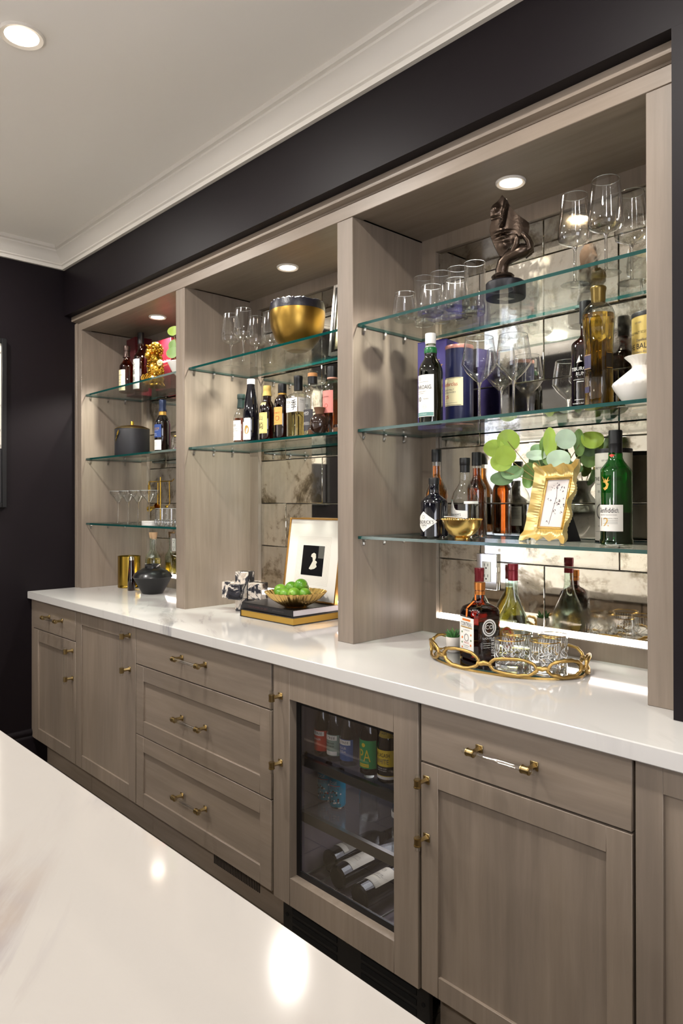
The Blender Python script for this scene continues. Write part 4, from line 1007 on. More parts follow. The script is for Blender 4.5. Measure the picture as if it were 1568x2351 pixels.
for lb, x, y, z, r, rz in [('pale lime at the left of the gold bowl', -2.226, .418, .044, .029, .6), ('lime half hidden at the front left of the gold bowl', -2.196, .390, .036, .025, 2.2), ('darker lime standing behind the left limes in the gold bowl', -2.178, .452, .055, .029, 1.2), ('front middle lime low in the gold bowl', -2.152, .385, .036, .026, 3.9), ('lime tucked at the back of the gold bowl', -2.150, .505, .054, .027, 2.9), ('topmost lime of the heap in the gold bowl', -2.118, .462, .068, .030, .2), ('lime at the front right of the gold bowl', -2.098, .398, .040, .029, 5.0), ('lime at the right edge of the gold bowl', -2.066, .440, .040, .027, 1.7)]:
    lime(lb, -2.150+(x+2.150)*.80, .418+(y-.455)*.74, B0+z+.017, r*.88, rz)
# petrified-wood cross sculpture
m, nt, b = newmat('petrified_wood')
n = noise(nt, mapping(nt, (1, 1, 1), rnd=True), 11, 6, .6, 1.0); r = ramp(nt, [(.40, '#1f1f23'), (.50, '#33333a'), (.53, '#d8cfc4'), (.60, '#b5a596'), (.66, '#efe9e0')]); nt.links.new(n.outputs['Fac'], r.inputs['Fac']); nt.links.new(r.outputs['Color'], b.inputs['Base Color']); b.inputs['Roughness'].default_value = .15
PETR = m
cr = thing('stone_cross', 'black and cream petrified-wood block sculpture beside the books', 'sculpture', (-2.520, .440, WT), math.radians(24))
MB().box(-.031, -.031, 0, .031, .031, .168, .003).build('upright', PETR, cr)
MB().box(-.098, -.030, .052, -.031, .030, .122, .003).build('arm', PETR, cr)
MB().box(.031, -.030, .052, .098, .030, .122, .003).build('arm', PETR, cr)
MB().box(-.030, -.092, .056, .030, -.031, .120, .003).build('arm', PETR, cr)
MB().box(-.030, .031, .056, .030, .092, .120, .003).build('arm', PETR, cr)
# framed photograph of a bust
pf = thing('framed_photo', 'thin gold frame with wide white mat and small black photo behind the lime bowl', 'picture', (-2.405, .556, BT+.0002), 0)
pw, ph = .335, .345
ln = Matrix.Rotation(math.radians(-8), 4, 'X')
MB().box(0, -.006, 0, .007, .012, ph, .001).box(pw-.007, -.006, 0, pw, .012, ph, .001).box(.007, -.006, 0, pw-.007, .012, .007, .001).box(.007, -.006, ph-.007, pw-.007, .012, ph, .001).xf(ln).build('frame', mat('frame_brass', '#b98a4a', .35, .8), pf)
mt = MB().box(.006, 0, .006, pw-.006, .006, ph-.006).xf(ln).build('mat_board', mat('mat_board', '#efeae0', .7), pf)
PX0, PX1, PZ0, PZ1 = .104, .238, .106, .230
pl = lambda e: (lambda x, z: tuple(ln @ Vector((x, -.0006-e, z))))
STEP = mat('mat_step', '#d9d3c6', .7)
sl = []
for k in range(1, 7):
    d = k*.006
    for x0, x1, z in ((PX0-d, PX1+d, PZ1+d), (PX0-d, PX1+d, PZ0-d)): sl.append(('=', .0012, (x0+x1)/2, z, STEP, x1-x0))
    for x in (PX0-d, PX1+d): sl.append(('=', PZ1-PZ0+2*d, x, (PZ0+PZ1)/2, STEP, .0012))
lettering(mt, sl, pl(.0), 'mat_steps')
ph_ = MB().box(PX0, -.0012, PZ0, PX1, .0, PZ1).xf(ln).build('photo', mat('photo_black', '#0e0d10', .25), pf)
lettering(ph_, [('poly', .03, .178, .166, mat('photo_bust', '#d9d4c4', .6), [(-.85, -1.1), (-.5, -.55), (-.15, .0), (-.25, .45), (-.62, .62), (-.5, .95), (-.05, 1.15), (.35, 1.0), (.45, .55), (.3, .1), (.62, .0), (.75, -.2), (.55, -.35), (.75, -.75), (.3, -1.05), (-.4, -1.2)]), ('=', .050, .221, .204, mat('photo_grey', '#55544f', .6), .034)], pl(.001), 'photo_image')

# ------------------------------------------------------------------ middle bay, second shelf: the whisky row
Z2, Z3 = 1.620, 1.968
y0 = .318
def lab(z0, z1, m, lines, **k): return dict(z=(z0, z1), m=m, lines=lines, a=k.pop('a', -100), w=k.pop('w', 122), **k)
p = [(0, 0), (.029, 0), (.0315, .004), (.0315, .098), (.029, .112), (.020, .128), (.0150, .138), (.0140, .165)]
bottle('whisky_bottle', 'short clear whisky bottle with white label and dark green stopper, first in the middle row', (-2.372, y0, Z2), p, GLASSW, (.098, DEEP), [(.0175, .140), (.0150, .165), (.0148, .176), (.0165, .178), (.0165, .194), (.0155, .196), (0, .196)], mat('stopper_green', '#20332e', .4), labels=[lab(.008, .088, PAPER, [('FUJI', .010, -.002, .068, INKG, .026), ('SINGLE GRAIN', .003, .0, .054, INKG, .034), ('JAPANESE WHISKY', .004, .0, .046, INKG, .046), ('=', .0006, -.008, .030, INKG, .03), ('=', .0006, -.008, .024, INKG, .03)])])
p = [(0, 0), (.029, 0), (.031, .004), (.031, .10), (.0285, .14), (.022, .18), (.0165, .21), (.0145, .235)]
bottle('sake_bottle', 'tall black sake bottle with white label and gold circles in the middle row', (-2.306, y0, Z2), p, DARKG, None, [(0, .228), (.0160, .228), (.0160, .247), (.0150, .249), (0, .249)], mat('white_screwcap', '#e9e7e4', .4), labels=[lab(.006, .092, PAPER, [('o', .046, -.012, .046, INKGOLD, .030), ('o', .034, .016, .046, INKGOLD, .020), ('o', .046, .002, .046, PAPER, .016)]), lab(.078, .128, mat('strip_dark', '#3a3536', .5), [], w=18, a=-105, eps=.0016, name='strip_label')])
LAMB = mat('label_yellow', '#ecd98a', .55); LORA = mat('label_orange2', '#e0ad5c', .55); LPINK = mat('label_pink', '#e08c82', .55); LSLATE = mat('label_slate', '#3c3a3d', .55)
p = [(0, 0), (.029, 0), (.0305, .003), (.0305, .118), (.028, .130), (.020, .146), (.0155, .152), (.0150, .180)]
bottle('whisky_bottle', 'dark amber whisky bottle with yellow calligraphy label and yellow cap in the middle row', (-2.200, y0, Z2), p, BROWNG, (.146, DEEP), [(.0185, .170), (.0160, .184), (.0150, .192), (.0155, .193), (.0155, .208), (.0145, .210), (0, .210)], mat('cap_yellow', '#e3c06c', .45), labels=[lab(.024, .104, LAMB, [('山', .020, .004, .084, INK), ('崎', .028, .004, .054, INK), ('YAMAZAKI', .003, -.02, .07, INKR, .018), ('=', .0008, 0, .101, INKGOLD, .05), ('=', .0008, 0, .027, INKGOLD, .05)]), dict(name='shoulder_label', z=(.134, .144), a=-95, w=90, m=LAMB)])
p = [(0, 0), (.029, 0), (.0305, .003), (.0305, .132), (.028, .146), (.019, .158), (.0150, .164), (.0145, .195)]
bottle('whisky_bottle', 'dark amber whisky bottle with orange label and black cap in the middle row', (-2.107, y0, Z2), p, BROWNG, (.158, DEEP), [(.0155, .170), (.0165, .172), (.0165, .203), (.0155, .206), (0, .206)], BLACK, extra=[('collar', [(.0162, .164), (.0168, .166), (.0162, .170)], INKGOLD)], labels=[lab(.050, .116, LORA, [('NIKKA', .005, -.012, .104, INKR, .020), ('COFFEY MALT', .006, -.002, .094, INKR, .048), ('WHISKY', .004, -.012, .085, INKR, .018), ('oo', .018, .012, .074, INKR), ('=', .0006, -.004, .058, INKR, .04)])])
sq8 = square(8)
p = [(0, 0), (.0300, 0), (.0340, .003), (.0340, .140), (.0325, .150), (.025, .158), (.0165, .163), (.0150, .168), (.0150, .185)]
sm = lambda a, z: sq8(a, z) if z < .156 else 1+(sq8(a, z)-1)*max(0, 1-(z-.156)/.01)
tk = bottle('whisky_bottle', 'square clear whisky bottle with wrap-round white calligraphy label in the middle row', (-2.022, y0+.008, Z2), p, GLASSW, (.108, PALE), [(0, .172), (.0165, .172), (.0165, .212), (.0170, .213), (.0170, .224), (.016, .226), (0, .226)], BLACK, mod=sm, seg=40, rotz=math.radians(2),
       labels=[dict(z=(.090, .142), a=-90, w=86, m=PAPER, eps=.0010, lines=[('TOKI', .010, -.014, .126, INKG, .024), ('SUNTORY', .003, -.016, .115, INKG, .020), ('WHISKY', .003, -.018, .109, INKG, .016), ('季', .036, .013, .116, INK, .026)]), dict(z=(.090, .142), a=0, w=86, m=PAPER, eps=.0010, lines=[('TOKI', .006, -.014, .132, INKG, .02), ('=', .0006, -.014, .125, INKG, .02), ('時', .016, .010, .112, INK)])])
p = [(0, 0), (.029, 0), (.0315, .003), (.0315, .148), (.029, .160), (.021, .170), (.0155, .178), (.0150, .200)]
bottle('whisky_bottle', 'clear whisky bottle with slate label and wooden stopper in the middle row', (-1.930, y0-.002, Z2), p, GLASSW, (.05, PALE), [(0, .184), (.0175, .184), (.0175, .210), (0, .210)], BLACK, extra=[('stopper', [(0, .210), (.0175, .210), (.0175, .221), (.0165, .223), (0, .223)], mat('cork_wood', '#b9824c', .6))],
       labels=[lab(.014, .090, LSLATE, [('KAIYO', .008, .004, .078, INKW, .028), ('WHISKY', .003, .008, .071, INKW, .020), ('=', .0008, .006, .044, INKW, .026), ('=', .0008, .006, .040, INKW, .03), ('=', .0008, .006, .036, INKW, .03), ('JAPANESE', .006, -.024, .05, INKW, .05, True)])])
p = [(0, 0), (.030, 0), (.0335, .003), (.0335, .150), (.031, .166), (.022, .182), (.0160, .190), (.0150, .205)]
bottle('whisky_bottle', 'olive whisky bottle with pink label and black cap behind the brown sake jug', (-1.838, y0+.010, Z2), p, thin('pale_olive_glass', (.70, .72, .52), .07, .75, 2.4), (.115, DEEP), [(0, .196), (.0185, .196), (.0185, .232), (.0175, .235), (0, .235)], BLACK, extra=[('collar', [(.0165, .190), (.0188, .192), (.0188, .196)], mat('collar_pink', '#d8a08c', .5))],
       labels=[lab(.070, .148, LPINK, [('NIKKA', .004, -.014, .134, INK, .018), ('COFFEY GRAIN', .005, -.004, .126, INK, .048), ('oo', .014, .01, .095, INKR)])])
p = bprof(.032, .20, .145, .0145, .185)
bottle('whisky_bottle', 'pale gold whisky bottle with white script label, cut off by the divider', (-1.778, .420, Z2), p, GLASSW, (.125, PALE), [(0, .19), (.016, .19), (.016, .23), (0, .23)], BLACK, labels=[dict(z=(.04, .118), a=-120, w=80, m=PAPER, lines=[('白州', .03, 0, .08, INK, .02)])])
SAKE = mat('brown_glaze', '#2a1a12', .12, coat=.6); RAWC = mat('raw_clay', '#6a4a34', .7, bump=(150, .3))
jg = thing('sake_jug', 'round dark brown sake jug with a cork-brown neck behind two cups', 'jug', (-1.866, .2870+.045-.02, Z2))
for ch in (): pass
MB().lathe([(0, 0), (.022, 0), (.031, .012), (.0345, .030), (.031, .050), (.022, .062), (.0150, .066), (0, .066)], 40).build('body', SAKE, jg)
MB().lathe([(.0150, .064), (.0145, .070), (.0185, .084), (.0205, .088), (.0185, .089), (.012, .080), (.011, .066)], 32).build('neck', RAWC, jg)
jg.location = (-1.852, .312-.062+.03, Z2)
def cup(label, x, y):
    t = thing('sake_cup', label, 'cup', (x, y, Z2), 0, 'brown sake cups')
    MB().lathe([(0, 0), (.018, 0), (.0215, .006), (.0225, .016)], 32).build('base', RAWC, t)
    MB().lathe([(.0225, .016), (.0222, .026), (.0210, .0265), (.0205, .016), (.018, .005), (0, .004)], 32).build('bowl', SAKE, t)
cup('small brown sake cup at the left front of the jug', -1.905, .262-.0+.04-.0)
cup('small brown sake cup at the right of the jug by the divider', -1.790, .318)

# ------------------------------------------------------------------ middle bay, top shelf
wz2 = [(.005, .098), (.020, .102), (.040, .112), (.0435, .122), (.042, .150), (.0335, .228)]
g1 = stem_glass('wine_glass', 'flat-bottomed wine glass leftmost on the middle top shelf', (-2.583, .414, Z3), wz2, .098)
copy_tree(g1, (-2.472, .400, Z3), 'flat-bottomed wine glass second from the left on the middle top shelf')
copy_tree(g1, (-2.545, .520, Z3), 'flat-bottomed wine glass at the back left of the middle top shelf')
copy_tree(g1, (-2.440, .522, Z3), 'flat-bottomed wine glass just left of the black and gold bowl')
bb = thing('deep_bowl', 'deep brass bowl with a black jagged rim on the middle top shelf', 'bowl', (-2.131, .413, Z3))
bo = [(0, .0), (.040, 0), (.062, .012), (.086, .044), (.103, .088), (.1085, .130), (.1075, .150)]
MB().lathe(bo+[(.1055, .150), (.1060, .130), (.10, .088), (.083, .046), (.060, .015), (0, .006)], 64).build('bowl', mat('satin_brass', '#9c7c3a', .33, 1), bb)
jg_ = random.Random(5); jag = [jg_.uniform(-.0025, .0035) for _ in range(96)]
def rimf(u, v):
    a = 2*PI*u; k = int(u*96) % 96
    prof = [(.1082, .150), (.1075, .165), (.1045, .182), (.1005, .184), (.1035, .165), (.1045, .150)]
    t = v*5; i = min(4, int(t)); f = t-i
    r = prof[i][0]+(prof[i+1][0]-prof[i][0])*f; z = prof[i][1]+(prof[i+1][1]-prof[i][1])*f
    if z > .17: z += jag[k]*(z-.17)/.014
    return (r*math.cos(a), r*math.sin(a), z)
MB().grid(rimf, 96, 10, cu=True).build('rim', mat('black_stone', '#22212a', .35, bump=(120, .4)), bb)
wf_ = thing('framed_photo', 'white frame with a black liner at the back right of the middle top shelf', 'picture', (-2.115, .560, Z3))
l3 = Matrix.Rotation(math.radians(-6), 4, 'X')
MB().box(0, 0, 0, .012, .018, .290, .001).box(.338, 0, 0, .350, .018, .290, .001).box(.012, 0, 0, .338, .018, .012, .001).box(.012, 0, .278, .338, .018, .290, .001).xf(l3).build('frame', PAPER, wf_)
MB().box(.012, .004, .012, .022, .016, .278).box(.328, .004, .012, .338, .016, .278).box(.022, .004, .012, .328, .016, .022).box(.022, .004, .268, .328, .016, .278).xf(l3).build('liner', BLACK, wf_)
MB().box(.020, .010, .020, .330, .016, .270).xf(l3).build('print', CREAMP, wf_)

# ------------------------------------------------------------------ left bay
t = thing('brass_cylinder', 'plain brass cylinder vase at the left end of the worktop', 'vase', (-3.644, .470, WT))
MB().lathe([(0, 0), (.058, 0), (.060, .002), (.060, .012), (.0585, .014), (.0605, .016), (.0605, .171), (.0595, .172), (.057, .170), (.057, .02), (0, .018)], 48).build('body', mat('aged_brass', '#a08538', .25, 1), t)
p = [(0, 0), (.019, 0), (.0205, .002), (.0200, .06), (.016, .11), (.0135, .150), (.0130, .165)]
bottle('bitters_bottle', 'small tapered dark amber bottle with silver cap beside the brass cylinder', (-3.498, .410, WT), p, BROWNG, (.13, DEEP), [(0, .160), (.0145, .160), (.0145, .168), (.012, .176), (.006, .182), (0, .182)], mat('silver_cap', '#cfcac4', .15, 1))
t = thing('lacquer_jar', 'squat black lacquered jar with a wide lid and raised collar in the left bay', 'jar', (-3.316, .434, WT))
LACQ = mat('black_lacquer', '#161618', .28, coat=.4)
MB().lathe([(0, 0), (.050, 0), (.052, .002), (.094, .078), (.098, .082), (0, .082)], 48).build('body', mat('black_matt', '#1c1c1d', .55), t)
MB().lathe([(.098, .082), (.100, .086), (.092, .100), (.074, .116), (.052, .128), (.040, .132), (.039, .146), (.041, .149), (.036, .149), (.034, .134), (0, .132)], 48).build('lid', LACQ, t)
p = [(0, 0), (.034, 0), (.0375, .004), (.0375, .150), (.034, .172), (.022, .190), (.0150, .205), (.0140, .262), (.0160, .264), (.0160, .272)]
CORK = mat('cork', '#d2ab84', .7)
t1 = bottle('tequila_bottle', 'clear long-necked tequila bottle with cork, upside label showing, left of its pair', (-3.575, .572, WT), p, AQUAG, (.13, PALE), [(0, .266), (.0135, .266), (.0175, .290), (.0175, .300), (0, .300)], CORK, labels=[dict(z=(.06, .13), a=-80, w=110, m=PAPER, lines=[('152', .022, .006, .095, INK, .04)])], group='cork-stoppered bottles')
bottle('tequila_bottle', 'clear long-necked bottle of pale liquid with cork, right of its pair behind the black jar', (-3.505, .545, WT), p, GLASSW, (.165, PALE), [(0, .266), (.0135, .266), (.0185, .292), (.0185, .303), (0, .303)], CORK, labels=[dict(z=(.05, .11), a=-60, w=90, m=PAPER)], group='cork-stoppered bottles')
# coupes
cz = [(.004, .112), (.012, .118), (.022, .130), (.040, .148), (.0465, .160), (.0470, .172)]
c0 = stem_glass('champagne_coupe', 'leftmost champagne coupe on the lowest left shelf', (-3.601, .385, 1.268), cz, .112, .003, .034, 'champagne coupes', 'coupe glass')
copy_tree(c0, (-3.486, .385, 1.268), 'second champagne coupe from the left on the lowest left shelf')
copy_tree(c0, (-3.376, .385, 1.268), 'third champagne coupe from the left on the lowest left shelf')
copy_tree(c0, (-3.265, .388, 1.268), 'rightmost champagne coupe, behind the brass bar tools')
# bar tool stand
bt = thing('bar_tool_stand', 'thin brass bar-tool stand with hanging tools on the lowest left shelf', 'bar tools', (-3.390, .520, 1.268), math.radians(8))
BR2 = mat('bright_brass', '#cfa94a', .22, 1)
MB().lathe([(0, 0), (.034, 0), (.036, .004), (.034, .007), (0, .008)], 32).build('base', BR2, bt)
MB().tube([(0, 0, .006), (0, 0, .245)], .0035, 10).build('post', BR2, bt)
MB().tube([(-.098, 0, .222), (.098, 0, .222)], .0030, 8).tube([(.098, 0, .222), (.118, -.004, .232)], .0025, 8).build('crossbar', BR2, bt)
MB().tube([(-.090, -.006, .218), (-.092, -.006, .09), (-.094, -.006, .080)], .0028, 8).box(-.099, -.008, .150, -.081, -.005, .205, .001).build('opener', BR2, bt)
MB().tube([(-.010, -.007, .215), (-.013, -.007, .10)], .0035, 8).build('muddler', BR2, bt)
MB().tube([(.082, -.006, .220), (.086, -.006, .105), (.070, -.006, .095)], .0022, 8).ball((.060, -.006, .090), (.012, .006, .008), 12, 8).build('bar_spoon', BR2, bt)
jm = Matrix.Translation((-.050, -.012, .082)) @ Matrix.Rotation(math.radians(78), 4, 'Y')
MB().lathe([(.016, -.032), (.0075, 0), (.0075, .001), (.018, .038), (.0172, .038), (.0068, .001), (.0068, -.001), (.0152, -.032)], 24).xf(jm).build('jigger', BR2, bt)
# cut tumblers, coaster stack and purple bottle
pq = [(0, 0), (.0300, 0), (.0320, .002), (.0335, .082)]
q1 = tumbler('cut_tumbler', 'cut-crystal tumbler in front of the brass bar tools', (-3.068, .350, 1.268), pq, .026, 'cut tumblers')
mb = MB()
for k in range(14):
    a = 2*PI*k/14; mb.ball((.0325*math.cos(a), .0325*math.sin(a), .018), (.004, .004, .014), 6, 5)
mb.build('cut_facets', SOLID, q1)['kind'] = 'stuff'
copy_tree(q1, (-2.984, .352, 1.268), 'cut-crystal tumbler half hidden by the left divider')
co = thing('coaster_stack', 'small stack of white marble coasters beside the cut tumblers', 'coasters', (-3.150, .335, 1.268))
for k in range(3): MB().lathe([(0, .0075*k), (.043, .0075*k), (.044, .0075*k+.001), (.044, .0075*k+.006), (.043, .0075*k+.007), (0, .0075*k+.007)], 36).build('coaster', QUARTZ, co)
p = [(0, 0), (.030, 0), (.032, .004), (.031, .06), (.024, .10), (.017, .12), (.0145, .13), (.0145, .20)]
bottle('sparkling_wine_bottle', 'dark bottle with violet foil neck at the back against the left divider', (-3.160, .545, 1.268), [(r*1.25, z*1.0) for r, z in p], DARKG, None, [(.0190, .118), (.0195, .150), (.0190, .195), (.0205, .200), (.0205, .212), (.0150, .218), (0, .219)], mat('foil_violet', '#5f5590', .35, .4))
# ice bucket
ib = thing('ice_bucket', 'black leather ice bucket with brass lid and handle on the second left shelf', 'ice bucket', (-3.470, .400, Z2))
LEATHER = mat('black_leather', '#26262a', .5, bump=(220, .15))
MB().lathe([(0, 0), (.088, 0), (.089, .002), (.089, .142), (.088, .144), (0, .144)], 56).build('bucket', LEATHER, ib)
MB().lathe([(.0895, .141), (.0905, .143), (.088, .147), (.060, .158), (.02, .164), (0, .165)], 48).build('lid', BRASS, ib)
MB().lathe([(0, .163), (.009, .163), (.009, .182), (.008, .184), (0, .184)], 20).build('lid_knob', BR2, ib)
hp = []
for i in range(17):
    a = PI*i/16
    hp.append((.095*math.cos(a), -.062*math.sin(a), .128-.088*math.sin(a)))
hb = MB()
for (x0, yy, z0), (x1, y1, z1) in zip(hp, hp[1:]):
    hb.add([(x0, yy, z0-.006), (x1, y1, z1-.006), (x1, y1, z1+.006), (x0, yy, z0+.006), (x0*1.03, yy*1.03-.001, z0-.006), (x1*1.03, y1*1.03-.001, z1-.006), (x1*1.03, y1*1.03-.001, z1+.006), (x0*1.03, yy*1.03-.001, z0+.006)], [(0, 1, 2, 3), (7, 6, 5, 4), (0, 4, 5, 1), (3, 2, 6, 7)])
hm = Matrix.Rotation(math.radians(-90), 4, 'Z')
hb.xf(hm)
hb.build('handle', BR2, ib, smooth=False)
ib.rotation_euler.z = math.radians(20)
# bottles of the left bay
p = bprof(.0375, .215, .135, .0150, .190)
bottle('whisky_bottle', 'brown whisky bottle with blue and cream labels beside the ice bucket', (-3.080, .360, Z2), p, BROWNG, (.195, DEEP), [(.0200, .196), (.0165, .212), (.0170, .226), (.0170, .250), (.016, .252), (0, .252)], mat('foil_navy', '#23304f', .3, .3), extra=[('neck_label', [(.0185, .178), (.0168, .192), (.0162, .198)], INKGOLD)],
       labels=[lab(.070, .132, mat('label_blue', '#2f4a8a', .5), [('TALISKER', .010, .006, .112, INKGOLD, .05), ('=', .0008, .006, .103, INKW, .04), ('Distillers', .005, .0, .088, INKW, .03), ('EDITION', .004, .002, .080, INKW, .03)]), lab(.010, .058, PAPER, [('=', .0006, .0, .046, INKG, .03), ('=', .0006, 0, .038, INKG, .04), ('=', .0006, 0, .030, INKG, .04)])])
bx2 = thing('gift_box', 'mauve pink carton standing behind the brown bottle on the second left shelf', 'box', (-3.075, .545, Z2), math.radians(6))
MB().box(-.045, -.035, 0, .045, .035, .235, .0015).build('carton', mat('carton_mauve', '#9a6d80', .5), bx2)
MB().box(-.045, -.0355, .05, -.040, -.035, .20).build('stripe', mat('stripe_maroon', '#5a2030', .5), bx2)
tube_box('whisky_tube', 'ivory whisky tube cut off by the divider on the second left shelf', (-2.955, .500, Z2), .048, .262, TUBEW, None, [('MALT SCOTCH', .006, -.008, .215, INKG, .06), ('THE BALVENIE', .011, -.006, .180, INK, .085), ('Banffshire', .005, -.006, .150, INKG, .04)], a=-100)
jr = thing('glass_jar', 'small clear glass jar beside the ivory tube on the second left shelf', 'jar', (-2.905, .345, Z2))
MB().lathe([(0, 0), (.030, 0), (.032, .003), (.032, .050), (.028, .056), (.0275, .062)], 32).build('jar', GLASS, jr)
MB().lathe([(0, .001), (.029, .001), (.029, .012), (0, .014)], 24).build('base', SOLID, jr)
MB().lathe([(.0275, .060), (.029, .062), (.0275, .066), (.025, .064)], 24).build('rim', GRIM, jr)
# top left shelf
p = bprof(.0400, .215, .135, .0160, .182)
bottle('whisky_bottle', 'amber whisky bottle with cream label leftmost on the top left shelf', (-3.570, .420, Z3), p, AMBERG, (.190, DEEP), [(.0205, .188), (.0170, .200), (.0165, .222), (.0190, .224), (.0190, .246), (.018, .250), (0, .250)], mat('cap_bronze', '#4a3a34', .3, .5),
       labels=[lab(.008, .118, CREAMP, [('THE BALVENIE', .008, 0, .090, INKG, .056), ('=', .0006, 0, .078, INKG, .05), ('DOUBLEWOOD', .004, 0, .066, INKG, .04), ('AGED 12 YEARS', .004, 0, .050, INKG, .04), ('=', .0006, 0, .036, INKG, .04)])])
p = bprof(.0390, .255, .170, .0150, .225)
bottle('whisky_bottle', 'tall amber whisky bottle with white brush-script label beside the gold figurine', (-3.470, .450, Z3), p, AMBERG, (.222, DEEP), [(0, .250), (.0165, .250), (.0165, .306), (.0155, .310), (0, .310)], BLACK, labels=[lab(.008, .165, PAPER, [('宮', .030, .004, .135, INK), ('城', .030, .004, .098, INK), ('峡', .030, .006, .061, INK)])])
REDC = mat('carton_red', '#4c0d16', .35, bump=(150, .05))
for i, (x, y, w, h, rz, lb) in enumerate([(-3.655, .540, .118, .316, -4, 'deep red whisky carton behind the amber bottles on the top left shelf'), (-3.345, .562, .150, .262, 2, 'wide deep red carton behind the gold figurine')]):
    bx3 = thing('whisky_box', lb, 'box', (x, y, Z3), math.radians(rz), 'red cartons')
    o = MB().box(-w/2, -.052, 0, w/2, .045, h, .0015).build('carton', REDC, bx3)
    MB().box(-w/2, -.052, h-.002, w/2, .045, h+.0005, .0003).build('lid', REDC, bx3)
    lettering(o, [('Glenfiddich' if i == 0 else 'Whisky', .016, .01, h*.55, INKW, w*.8), ('=', .001, 0, h*.48, INKGOLD, w*.6)], lambda x_, z_: (x_, -.0526, z_))
# gold figurine
fg_ = thing('gold_figurine', 'ornate gold figurine covered in curls and round knobs on the top left shelf', 'figurine', (-3.300, .440, Z3), math.radians(30))
GF = mat('figurine_gold', '#c99d3e', .25, 1)
rg = random.Random(21)
MB().lathe([(0, 0), (.050, 0), (.054, .006), (.048, .016), (.044, .024), (.048, .034), (.050, .044), (.042, .052), (0, .054)], 40, mod=lambda a, z: 1+.06*math.cos(8*a)).build('base', GF, fg_)
bd_ = MB().ball((0, 0, .090), (.042, .034, .050), 24, 16).ball((.002, -.004, .145), (.032, .030, .034), 20, 14).ball((.018, -.004, .196), (.026, .026, .028), 20, 14).ball((-.030, -.006, .186), (.020, .018, .020), 14, 10)
bd_.build('body', GF, fg_)
kn = MB()
for k in range(150):
    z = rg.uniform(.05, .215); a = rg.uniform(0, 2*PI)
    c, R = ((0, 0), .043) if z < .125 else (((.002, -.004), .034) if z < .17 else ((.010, -.004), .034))
    q = R*math.sqrt(max(.15, 1-((z-.09)/.075)**2)) if z < .125 else R
    s_ = rg.uniform(.004, .008)
    kn.ball((c[0]+q*math.cos(a), c[1]+q*.85*math.sin(a), z), (s_, s_, s_*.9), 8, 6)
kn.build('curls', GF, fg_)['kind'] = 'stuff'
MB().ball((-.022, -.034, .158), (.017, .015, .016), 16, 12).build('knob', GF, fg_)
MB().ball((.026, -.026, .206), (.019, .014, .018), 16, 12).build('knob', GF, fg_)
fw_ = MB()
for k in range(9): fw_.ball((.042+.011*math.cos(2*PI*k/9), -.024, .118+.011*math.sin(2*PI*k/9)), (.007, .005, .007), 8, 6)
fw_.ball((.042, -.029, .118), .006, 8, 6).build('flower', mat('flower_gold', '#f0dca0', .3, .7), fg_)
for k in range(4): MB().tube([(-.046+.01*k, -.03, .02), (-.052+.012*k, -.04, .045), (-.042+.014*k, -.042, .06), (-.035+.014*k, -.036, .05)], [.006, .006, .005, .003], 8).build('scroll', GF, fg_)
MB().tube([(-.045, -.012, .215), (-.030, -.014, .205), (-.015, -.012, .21), (-.002, -.010, .222), (.012, -.008, .226)], [.005, .009, .009, .008, .004], 8).build('crest', GF, fg_)
# white bowl and plant at the divider
wbw = thing('white_bowl', 'white ceramic bowl cut off by the left divider on the top left shelf', 'bowl', (-2.970, .420, Z3))
MB().lathe([(0, .004), (.030, .0), (.034, .0), (.062, .030), (.084, .074), (.082, .075), (.058, .033), (.030, .008), (0, .008)], 48).build('bowl', WHITE, wbw)
pv = thing('leafy_plant', 'green round-leaved plant stems standing in the white bowl, cut off by the divider', 'plant', (-2.970, .420, Z3+.010))
for k, (x, y, z, a, h) in enumerate([(-.078, -.02, .228, .030, .026), (-.080, -.02, .160, .024, .030), (-.066, -.03, .120, .034, .030), (-.02, 0, .20, .03, .03), (.03, .02, .17, .03, .03), (.05, -.02, .23, .028, .03)]):
    mb = MB(); n = 18
    mb.add([(0, 0, -.002)]+[(q*a*math.cos(2*PI*i/n), q*h*math.sin(2*PI*i/n), .005*q*q*math.cos(2*PI*i/n)**2) for q in (.5, 1) for i in range(n)], [(0, 1+i, 1+(i+1) % n) for i in range(n)]+[(1+i, 1+n+i, 1+n+(i+1) % n, 1+(i+1) % n) for i in range(n)])
    mb.xf(Matrix.Translation((x, y, z)) @ Matrix.Rotation(.5, 4, 'Z') @ Matrix.Rotation(math.radians(75), 4, 'X')).build('leaf', LV[k % 3 if k % 3 != 2 else 1], pv, ang=80)
    MB().tube([(x*.1, y*.1, 0), (x*.5, y*.5, z*.5), (x, y, z-h*.5)], .0018, 6).build('stem', STEMM, pv)

# ------------------------------------------------------------------ inside the drinks fridge
FZ = .578
pm = [(0, 0), (.025, 0), (.0275, .003), (.0275, .078), (.025, .105), (.017, .135), (.0130, .150), (.0125, .178)]
def mixer(x, y, lb, foil, lc, glass, lines, fill=None, prof=pm):
    H = prof[-1][1]
    return bottle('mixer_bottle', lb, (x, y, FZ), prof, glass, fill, [(0, H-.028), (.0145, H-.032), (.0145, H-.002), (.0135, H), (0, H)], foil, labels=[dict(z=(.018, .082), a=-88, w=140, m=lc, lines=lines)], group='bottles on the top fridge shelf')
REDL = mat('label_red', '#c9402e', .5); GRNL = mat('label_grey_green', '#8fa59a', .5); BLUL = mat('label_steel_blue', '#4f6aa0', .5); IPAG = mat('label_ipa', '#2f9a5a', .5); YEL = mat('label_yellow2', '#e5c63c', .5)
mixer(-1.691, .150, 'red-labelled mixer bottle at the left of the top fridge shelf', REDL, REDL, BROWNG, [('=', .014, 0, .073, PAPER, .05), ('TREE', .008, .006, .073, INK, .026), ('GINGER', .006, 0, .055, INKW, .03)])
